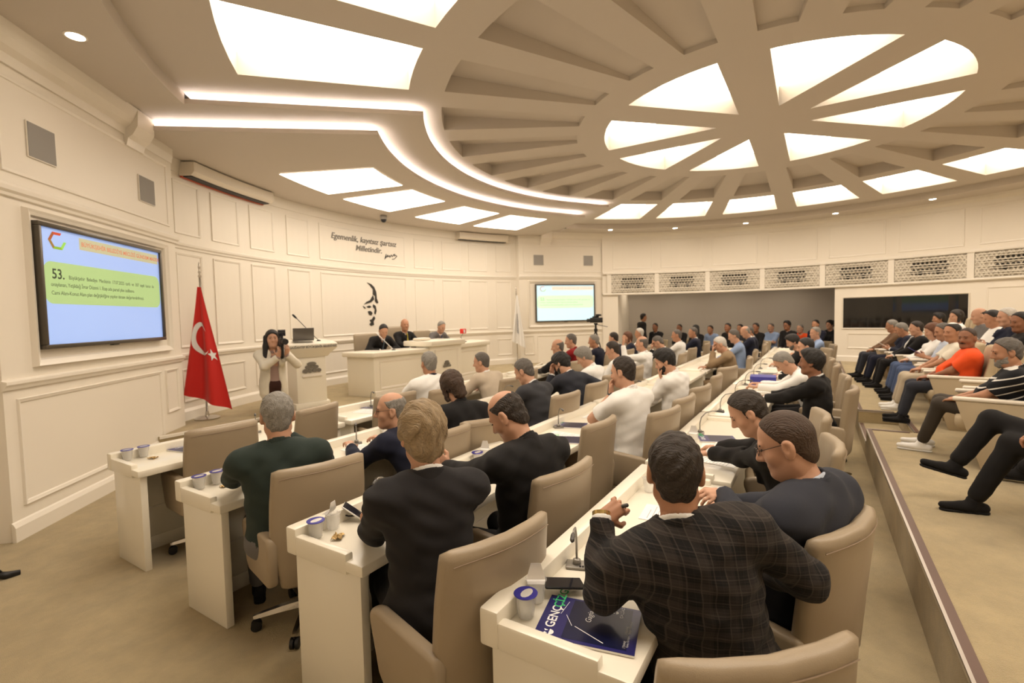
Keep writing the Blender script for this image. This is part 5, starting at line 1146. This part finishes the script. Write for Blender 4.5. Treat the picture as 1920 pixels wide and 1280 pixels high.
p = person('dark haired man in black suit with white cuff reading a sheet', (3.25, .35, 1.18), 2, 'jacket', 'black', 'black', 'short', 'dark', 0, yaw=-10, pitch=34, collar='white', wr=((3.50, .66, .83), (3.72, .60, .82)), elb=((3.34, .40, .87), None), hd=(((-.45, .9, -.05), (0, 0, -1)), None))
seat_for(p, 'taupe chair behind the dark haired man with white cuffs', -6, x=3.42, y=.17)
chair(4.35, .22, -8, 'empty taupe chair just before the moustached man')
p = person('man with black moustache in a black suit looking sideways', (5.95, .04, 1.25), 8, 'jacket', 'black', 'black', 'thick', 'black', 2, yaw=2, pitch=2, collar='white', stache='black', wr=((5.92, .52, .82), (6.2, .5, .81)))
seat_for(p, 'taupe chair of the moustached man')
p = person('grey haired man in white shirt bent over a magazine', (6.9, .34, 1.15), -4, 'shirt', 'white', 'black', 'short', 'grey', 0, yaw=-8, pitch=48, wr=((6.78, .62, .84), (7.1, .62, .84)))
seat_for(p, 'taupe chair of the grey haired man bent over a magazine')
p = person('dark haired man in white shirt and black vest beyond the moustached man', (8.35, .13, 1.25), 2, 'jacket', 'black', 'black', 'short', 'black', 0, yaw=-10, pitch=12, collar='white')
seat_for(p, 'taupe chair of the dark haired man beyond the moustached man')
p = person('black haired bearded man in a dark suit near the far end of the last row', (10.2, .36, 1.22), 0, 'jacket', 'black', 'black', 'thick', 'black', 0, yaw=-12, pitch=26, collar='white', beard='dgrey')
seat_for(p, 'taupe chair of the bearded man near the far end of the last row')
p = person('grey haired man in pale blue shirt at the far end of the last row', (12.9, .02, 1.27), -10, 'shirt', 'lblue', 'dgrey', 'short', 'grey', 0, yaw=-20, pitch=5)
seat_for(p, 'taupe chair of the pale blue shirted man at the far end of the last row')
chair(11.6, .05, -20, 'empty taupe chair before the pale blue shirted man at the far end'); chair(9.3, .05, 0, 'empty taupe chair between the dark haired men of the last row')
# ---- third row
p = person('man with longish blond grey hair in charcoal suit, seen from behind', (1.55, 1.44, 1.30), 34, 'jacket', 'charcoal', 'black', 'swept', 'blond', 0, yaw=0, pitch=8, bulk=1.04, collar='white', elb=((1.46, 1.66, .86), None), wr=((1.62, 1.86, .815), (2.02, 1.72, .81)), hd=(((.5, .85, -.05), (0, 0, -1)), None))
seat_for(p, 'taupe chair of the blond grey haired man', 14, x=1.52, y=1.235)
p = person('bald man in black suit bending over his papers', (2.20, 1.42, 1.26), 16, 'jacket', 'black', 'black', 'balding', 'dark', 0, yaw=-24, pitch=36, bulk=1.1, collar='black', wr=((2.16, 1.82, .93), (2.60, 1.78, .82)), hd=(((-.5, .5, .7), (.3, .6, 0)), None))
seat_for(p, 'taupe chair of the bald man in black', 8, x=2.30, y=1.36)
chair(3.42, 1.62, 4, 'empty taupe chair right of the bald man in black')
p = person('man in white short sleeved shirt with black lanyard and wristwatch, hand at chin', (4.12, 1.44, 1.29), 20, 'shirt', 'white', 'black', 'short', 'dark', 0, yaw=-14, pitch=12, sleeve='short', bulk=1.06, arms=('chin', 'desk'), elb=((3.98, 1.72, .84), None))
seat_for(p, 'taupe chair of the man with the black lanyard', 12, back=.03)
ring_on(p, 0, .031, .016, 'wristwatch', M_BLACK)
b = MB(); b.tube([tuple((p['at'](1.0, .062*math.cos(a), .062*math.sin(a))+V(0, 0, .012)-p['O']).tolist()) for a in [math.pi*(1.0+i/10) for i in range(11)]], .006, 6); b.build('lanyard', CL['black'], p['root'])
chair(4.75, 1.30, 6, 'empty taupe chair just right of the man with the black lanyard')
p = person('bearded dark haired man in white shirt resting face on his fist', (5.52, 1.44, 1.26), 10, 'shirt', 'white', 'black', 'thick', 'black', 0, yaw=-20, pitch=26, bulk=1.08, beard='black', arms=('chin', 'desk'))
seat_for(p, 'taupe chair of the bearded man in white')
p = person('white haired man in tan suit leaning his head on his hand', (9.2, 1.44, 1.22), -6, 'jacket', 'tan', 'tan', 'short', 'white', 0, yaw=-8, pitch=26, collar='tan', arms=('brow', 'desk'), bulk=1.08)
seat_for(p, 'taupe chair of the man in the tan suit')
chair(6.55, 1.32, 0, 'empty taupe chair right of the bearded man in white'); chair(7.6, 1.30, 20, 'turned empty taupe chair in front of the man in the tan suit')
p = person('man in light blue shirt beyond the tan suit', (10.9, 1.44, 1.29), -4, 'shirt', 'lblue', 'dgrey', 'short', 'dgrey', 0, yaw=-10, pitch=20)
seat_for(p, 'taupe chair of the light blue shirted man')
p = person('bald man in navy suit near the far end of the third row', (12.8, 1.44, 1.30), -6, 'jacket', 'navy', 'navy', 'fringe', 'grey', 0, yaw=-15, pitch=26, collar='white')
seat_for(p, 'taupe chair of the bald man in navy')
p = person('dark haired man in navy suit behind the bald man in navy', (13.6, 1.44, 1.28), -8, 'jacket', 'navy', 'navy', 'short', 'dgrey', 1, yaw=-15, pitch=15)
seat_for(p, 'taupe chair at the very end of the third row')
# ---- second row
p = person('grey haired man in dark green shirt seen from behind', (1.66, 2.68, 1.25), 28, 'shirt', 'dgreen', 'grey', 'short', 'grey', 0, yaw=0, pitch=6, bulk=1.12, elb=((1.54, 2.98, .86), (2.02, 2.76, .87)), wr=((1.72, 3.12, .82), (1.84, 2.86, 1.07)), hd=(None, ((-.6, .1, .7), (0, .9, 0))))
seat_for(p, 'taupe chair of the man in the dark green shirt', 14, x=1.76, y=2.60)
p = person('old balding man with glasses in navy suit, in profile', (2.55, 2.68, 1.12), -4, 'jacket', 'navy', 'navy', 'balding', 'grey', 0, yaw=-42, pitch=2, collar='white', glasses=True, wr=((2.45, 3.02, .82), (2.78, 3.0, .81)))
seat_for(p, 'taupe chair of the old man in glasses', 8, x=2.66, y=2.48)
p = person('woman with dark bobbed hair in a black top, from behind', (3.28, 2.68, 1.20), 24, 'shirt', 'black', 'black', 'bob', 'brown', 0, yaw=5, pitch=25, roll=-14, bulk=1.04)
seat_for(p, 'taupe chair of the woman in black', 20)
p = person('grey haired man in dark grey suit reading, second row', (4.5, 2.68, 1.20), 10, 'jacket', 'dgrey', 'dgrey', 'short', 'dgrey', 0, yaw=-16, pitch=28, collar='white')
seat_for(p, 'taupe chair of the man in the dark grey suit', 6)
p = person('black haired bearded man in navy suit, hand on forehead, arm over his chair', (5.42, 2.68, 1.20), 20, 'jacket', 'dslate', 'black', 'thick', 'black', 0, yaw=-10, pitch=36, arms=('brow', 'hang'), collar='white', beard='black', bulk=1.08)
seat_for(p, 'taupe chair with a navy sleeved arm hanging over it', 4)
p = person('thick grey haired man in white shirt looking down', (6.15, 2.70, 1.22), 5, 'shirt', 'white', 'black', 'thick', 'grey', 0, yaw=-15, pitch=34)
seat_for(p, 'taupe chair of the thick grey haired man')
p = person('brown haired man in white shirt with hand near his face', (7.2, 2.68, 1.24), 5, 'shirt', 'white', 'black', 'short', 'dark', 0, yaw=-15, pitch=18, arms=('read', 'desk'))
seat_for(p, 'taupe chair of the brown haired man in white')
p = person('man in white shirt raising his left hand', (8.7, 2.68, 1.25), 6, 'shirt', 'white', 'black', 'balding', 'dgrey', 0, yaw=-15, pitch=0, arms=('raise', 'desk'), curl=(.15, .5))
seat_for(p, 'taupe chair of the man raising his hand')
p = person('man in black suit holding his forehead', (9.75, 2.68, 1.21), 0, 'jacket', 'black', 'black', 'buzz', 'dgrey', 0, yaw=-10, pitch=34, arms=('brow', 'desk'), collar='white')
seat_for(p, 'taupe chair of the man in black holding his forehead')
p = person('bald man in white shirt sitting upright near the far end of the second row', (11.3, 2.68, 1.28), 5, 'shirt', 'white', 'black', 'buzz', 'dgrey', 1, yaw=-20, pitch=6)
seat_for(p, 'taupe chair of the bald man in white')
p = person('grey haired man in navy jacket at the far end of the second row', (13.0, 2.68, 1.28), 0, 'jacket', 'navy', 'navy', 'short', 'dgrey', 1, yaw=-30, pitch=4)
seat_for(p, 'taupe chair of the navy jacket man at the far end of the second row')
# ---- front row
chair(1.98, 4.13, 6, 'empty taupe chair pushed under the leftmost front row desk'); chair(2.78, 4.16, -12, 'second empty taupe chair from the left in the front row'); chair(3.72, 4.02, 10, 'empty taupe chair left of the man in white polo')
p = person('grey haired heavy man in white polo with navy collar, from behind', (4.30, 3.86, 1.27), 22, 'shirt', 'white', 'dgrey', 'short', 'grey', 1, yaw=0, pitch=4, bulk=1.18, sleeve='short', collar='navy')
seat_for(p, 'taupe chair of the man in white polo', 10)
p = person('grey haired man in beige jacket turned left', (5.38, 3.88, 1.18), 12, 'jacket', 'beige', 'khaki', 'short', 'dgrey', 0, yaw=-30, pitch=10, collar='white')
seat_for(p, 'taupe chair of the man in the beige jacket', 8); chair(6.2, 3.86, 0, 'empty taupe chair right of the man in the beige jacket')
p = person('bald man in black at the front row', (7.7, 3.88, 1.24), 0, 'jacket', 'black', 'black', 'fringe', 'dgrey', 0, yaw=-22, pitch=8, collar='black')
seat_for(p, 'taupe chair of the bald man in black at the front row')
p = person('grey haired man in dark red jacket', (8.5, 4.0, 1.30), 0, 'jacket', 'red', 'black', 'short', 'dgrey', 0, yaw=-25, pitch=10, collar='red')
seat_for(p, 'taupe chair of the man in dark red')
p = person('grey haired man in navy shirt before the tripod', (9.35, 3.88, 1.25), 0, 'shirt', 'navy', 'black', 'short', 'grey', 1, yaw=-20, pitch=8, sleeve='short')
seat_for(p, 'taupe chair of the man in the navy shirt')
p = person('dark haired man in navy suit with white collar, front row', (10.5, 3.88, 1.25), 4, 'jacket', 'navy', 'navy', 'short', 'dark', 0, yaw=-5, pitch=14, collar='white')
seat_for(p, 'taupe chair of the dark haired man in navy, front row')
p = person('red haired woman in navy behind the raised hand', (11.5, 3.9, 1.22), -20, 'shirt', 'navy', 'black', 'bob', 'red', 0, yaw=-30, pitch=6)
seat_for(p, 'taupe chair of the red haired woman')
p = person('white haired man in white shirt near the end of the front row', (12.45, 3.9, 1.28), 0, 'shirt', 'white', 'black', 'short', 'white', 1, yaw=-20, pitch=4)
seat_for(p, 'taupe chair of the white haired man, front row end')
# ---- officials on the stage
OFF = 'officials at the presiding desk'
for lab, H, hc, hair, col, tie, yaw, pitch, skin, arms, hz in (('dark haired official in black suit writing, left of three', (7.02, 7.50, 1.56), 'black', 'short', 'black', ('tie_slate', (.10, .13, .16)), 15, 30, 0, 'desk', 192), ('bald official in dark suit with yellow tie, centre of three', (7.80, 7.66, 1.66), 'dgrey', 'fringe', 'black', ('tie_yellow', (.45, .36, .06)), 20, 2, 1, 'desk', 188),
                                                                ('grey haired official in grey suit, right of three', (8.98, 7.62, 1.58), 'grey', 'short', 'grey', ('tie_blue', (.10, .12, .2)), 10, 24, 0, 'desk', 184)):
    p = person(lab, H, hz, 'jacket', col, 'black', hair, hc, skin, yaw=yaw, pitch=pitch, collar='white', tie=tie, z0=.36, seat=.53, arms=arms, group=OFF)
    chair(p['Pv'][0], p['Pv'][1]+.05, hz-4, 'taupe high chair behind the '+lab.split(',')[0], 'chairs on the stage', .36, 1.12 if 'bald' not in lab else 1.25)
# ---- photographer
p = person('woman in white blazer and brown trousers holding up a video camera', (4.10, 6.66, 1.545), 200, 'jacket', 'cream', 'brown', 'long', 'black', 0, yaw=8, pitch=-4, legs='stand', collar='mauve', scale=.96, open_=True, wr=((4.14, 6.40, 1.32), (4.02, 6.40, 1.30)), hd=(((-.1, -.3, .9), (0, 1, 0)), ((.1, -.3, .9), (0, 1, 0))), group='standing people')
t = thing('video_camera', 'small black video camera with screen held by the woman in white', 'camera', (4.06, 6.36, 1.44), math.radians(-18))
rbox((-.035, -.09, .03), (.035, .07, .12), 'camera_body', M_BLACK, t, .012); b = MB(); b.tube([(0, -.09, .075), (0, -.16, .075), (0, -.17, .075)], [.038, .042, .04], 14); b.build('lens', M_BLACK, t, smooth='auto')
rbox((-.05, .0, .15), (.05, .012, .24), 'monitor', M_SCREEN, t, .004); rbox((-.012, -.02, .12), (.012, .01, .15), 'monitor_mount', M_BLACK, t, .002); b = MB(); b.tube([(0, 0, .03), (0, 0, -.12)], [.02, .018], 10); b.build('grip', M_BLACK, t)
# ---- people in the recess
RC = 'people seated in the recess'
p = person('man in black suit standing in the recess at left', (16.3, 4.95, 1.66), 140, 'jacket', 'black', 'black', 'short', 'black', 1, yaw=0, pitch=5, legs='stand', arms='side', collar='white', group='standing people')
for lab, (x, y, z), col, hair, hc, sk, top in (('dark clad man seated left in the recess', (16.5, 4.62, 1.32), 'black', 'short', 'black', 2, 'jacket'), ('man in black seated against the grey wall, alone', (16.95, 3.93, 1.27), 'black', 'buzz', 'black', 2, 'tee'), ('woman with long black hair in the recess', (15.99, 3.216, 1.258), 'black', 'long', 'black', 0, 'shirt'),
                                             ('man in pale blue shirt in the recess', (17.2, 2.99, 1.21), 'lblue', 'short', 'dark', 1, 'shirt'), ('man in dark shirt seated mid recess', (16.18, 2.309, 1.304), 'black', 'short', 'black', 2, 'shirt'), ('man in black polo, right of the dark shirted man in the recess', (17.3, 2.10, 1.24), 'dgrey', 'short', 'black', 1, 'shirt'),
                                             ('dark haired man left of the folded arms man in the recess', (16.36, 1.552, 1.295), 'black', 'short', 'black', 2, 'shirt'), ('man in light blue shirt with folded arms in the recess', (17.4, 1.22, 1.26), 'lblue', 'buzz', 'dgrey', 0, 'shirt'), ('man with glasses and dark jacket against the grey wall', (16.41, 0.729, 1.351), 'black', 'thick', 'black', 2, 'jacket'),
                                             ('bald man in orange shirt in the recess', (17.3, .42, 1.22), 'orange', 'buzz', 'grey', 0, 'tee'), ('bearded man in dark jacket at the right of the recess', (16.32, 0.019, 1.370), 'navy', 'short', 'black', 1, 'jacket'), ('woman with ponytail at the right end of the recess', (17.45, -.34, 1.33), 'black', 'pony', 'black', 0, 'shirt')):
    hd_ = -math.degrees(math.atan2(x-7.0, 7.5-y)); hd_ = max(-85, min(-55, hd_))
    p = person(lab, (x, y, z), hd_, top, col, 'dgrey', hair, hc, sk, yaw=0, pitch=4, arms='fold' if 'folded' in lab and 'left of' not in lab else 'lap', group=RC, glasses='glasses' in lab, beard='black' if 'bearded' in lab else None)
    aud(p['Pv'][0]+.06, p['Pv'][1]-.02, hd_, 'beige armchair of the '+lab.replace(' in the recess', '').replace(' at the right', ' at right'), 0., .9)
# ---- audience on the platform
AU = 'audience on the platform'
A_ = dict(z0=PZ, seat=.40, scale=.93, recline=1, group=AU)
p = person('big man in orange polo shirt with moustache, front audience row', (7.7, -1.51, 1.42), 5, 'shirt', 'orange', 'dslate', 'buzz', 'buzz', 2, yaw=-58, pitch=2, bulk=1.28, sleeve='short', arms='lap', stache='black', belly=1., **A_)
aud(p['Pv'][0], p['Pv'][1]-.03, 5, 'beige armchair with pale arm under the man in orange', sc=1.0)
p = person('grey bearded man in black and white striped polo', (5.95, -1.43, 1.385), 14, 'shirt', 'stripes', 'olive', 'short', 'dgrey', 1, yaw=-18, pitch=12, bulk=1.14, sleeve='short', arms='lap', beard='grey', belly=.8, shoes='white', knees=((6.10, -1.02, .87), (6.32, -1.06, .87)), feet=(((6.22, -.90, .445), (.15, .98, 0)), ((6.48, -.96, .445), (.2, .97, 0))), **A_)
aud(p['Pv'][0], p['Pv'][1]-.03, 12, 'beige armchair of the man in the striped polo', sc=1.0)
aud(6.8, -1.60, 8, 'empty beige armchair between the striped polo and the orange polo', sc=1.0)
for lab, (x, y, z), hd_, yaw, pitch, col, top, hair, hc, sk, pants, arms, kw in (
        ('man in tan trousers and white sneakers beside the orange polo man', (8.67, -1.55, 1.451), 0, -35, 6, 'cream', 'shirt', 'short', 'black', 1, 'khaki', 'lap', dict(shoes='white', cap='white', sleeve='short')),
        ('older man in grey shirt holding a blue booklet', (9.54, -1.60, 1.429), 0, -15, 14, 'pblue', 'shirt', 'short', 'dgrey', 1, 'denim', 'read', dict(sleeve='short')),
        ('auburn haired woman in white top in the audience', (10.25, -1.59, 1.408), -2, -10, 18, 'white', 'shirt', 'bob', 'red', 0, 'denim', 'lap', {}),
        ('dark haired man in black suit with white tie ribbon', (11.01, -1.49, 1.429), -4, -5, 10, 'black', 'jacket', 'short', 'dark', 0, 'black', 'lap', dict(collar='white', tie='white')),
        ('grey haired man in dark jacket leaning with papers', (11.72, -1.37, 1.386), -4, 10, 26, 'navy', 'jacket', 'short', 'grey', 1, 'navy', 'read', dict(collar='white')),
        ('man in brown printed shirt at the far end of the audience', (12.54, -1.31, 1.429), -6, 15, 12, 'print', 'shirt', 'short', 'grey', 1, 'dslate', 'lap', {})):
    p = person(lab, (x, y, z), hd_, top, col, pants, hair, hc, sk, yaw=yaw, pitch=pitch, arms=arms, **A_, **kw)
    aud(p['Pv'][0], p['Pv'][1]-.03, hd_, 'beige armchair of the '+lab, sc=.98)
    if 'booklet' in lab or 'papers' in lab:
        m_ = (p['W'][0]+p['W'][1])/2+p['fw']*.07+V(0, 0, .06); o = rbox((-.10, -.003, -.13), (.10, .003, .13), 'booklet', mat('booklet_blue', (.05, .06, .28), .4) if 'booklet' in lab else M_PAPER); o.location = m_.tolist(); o.rotation_euler = (math.radians(-55), 0, 0); tag(o, ('blue booklet' if 'booklet' in lab else 'white papers')+' held in the front audience row', 'booklet')
B_ = dict(z0=.62, seat=.42, scale=.95, recline=1, group='second audience row')
for lab, (x, y, z), yaw, pitch, col, top, hair, hc, sk, arms in (
        ('black haired man in the second audience row, farthest', (13.73, -2.23, 1.538), -10, 6, 'black', 'shirt', 'thick', 'black', 1, 'lap'), ('pale woman holding up a white sheet in the second audience row', (12.21, -2.23, 1.604), -30, 2, 'white', 'shirt', 'bob', 'dark', 0, 'read'),
        ('bald man in grey shirt in the second audience row', (10.68, -2.23, 1.636), -10, 12, 'grey', 'shirt', 'fringe', 'dark', 0, 'read'), ('dark haired man with open paper in the second audience row', (9.97, -2.23, 1.604), -6, 14, 'white', 'shirt', 'short', 'black', 1, 'read'),
        ('white haired man in navy jacket in the second audience row', (9.27, -2.22, 1.636), -10, 10, 'navy', 'jacket', 'short', 'white', 0, 'read'), ('dark haired man at the right edge of the second audience row', (8.67, -2.20, 1.582), -25, 8, 'black', 'shirt', 'short', 'black', 2, 'lap')):
    p = person(lab, (x, y, z), 0, top, col, 'dgrey', hair, hc, sk, yaw=yaw, pitch=pitch, arms=arms, **B_)
    aud(p['Pv'][0], p['Pv'][1]-.03, 0, 'beige armchair of the '+lab, .62, .98)
    if arms == 'read':
        m_ = (p['W'][0]+p['W'][1])/2+p['fw']*.07+V(0, 0, .09); o = rbox((-.105, -.001, -.14), (.105, .001, .14), 'paper_sheet', M_PAPER); o.location = m_.tolist(); o.rotation_euler = (math.radians(-35), 0, 0); tag(o, 'white sheet held by the '+lab.split(' in the')[0], 'paper', 'sheets held by the audience')
# legs that reach into the frame at the right
p = person('person in black with crossed legs and black trainers at the right edge', (4.25, -1.55, 1.45), 10, 'shirt', 'black', 'black', 'short', 'black', 1, arms='lap', z0=PZ, seat=.42, recline=1, group=AU,
           knees=((4.46, -1.12, .88), (4.62, -1.05, 1.0)), feet=(((4.50, -.94, .445), (-.2, .98, 0)), ((4.62, -.86, .66), (-.15, .93, .25))))
aud(p['Pv'][0], p['Pv'][1]-.03, 10, 'beige armchair at the right edge beside the crossed legs', sc=1.)
p = person('person with striped dark trainers partly hidden at the right edge', (5.0, -2.0, 1.45), 5, 'shirt', 'dgrey', 'black', 'short', 'black', 1, arms='lap', z0=PZ, seat=.42, recline=1, group=AU, feet=(((5.45, -1.42, .465), (.1, .99, 0)), ((5.65, -1.45, .465), (.2, .98, 0))), pel=(5.2, -2.05))
p = person('person whose shoe tips show at the lower right edge', (3.25, -1.95, 1.42), 10, 'shirt', 'navy', 'navy', 'short', 'black', 1, arms='lap', z0=PZ, seat=.42, recline=1, group=AU, shoes='black')
aud(p['Pv'][0], p['Pv'][1]-.03, 10, 'beige armchair at the lower right edge', sc=1.)
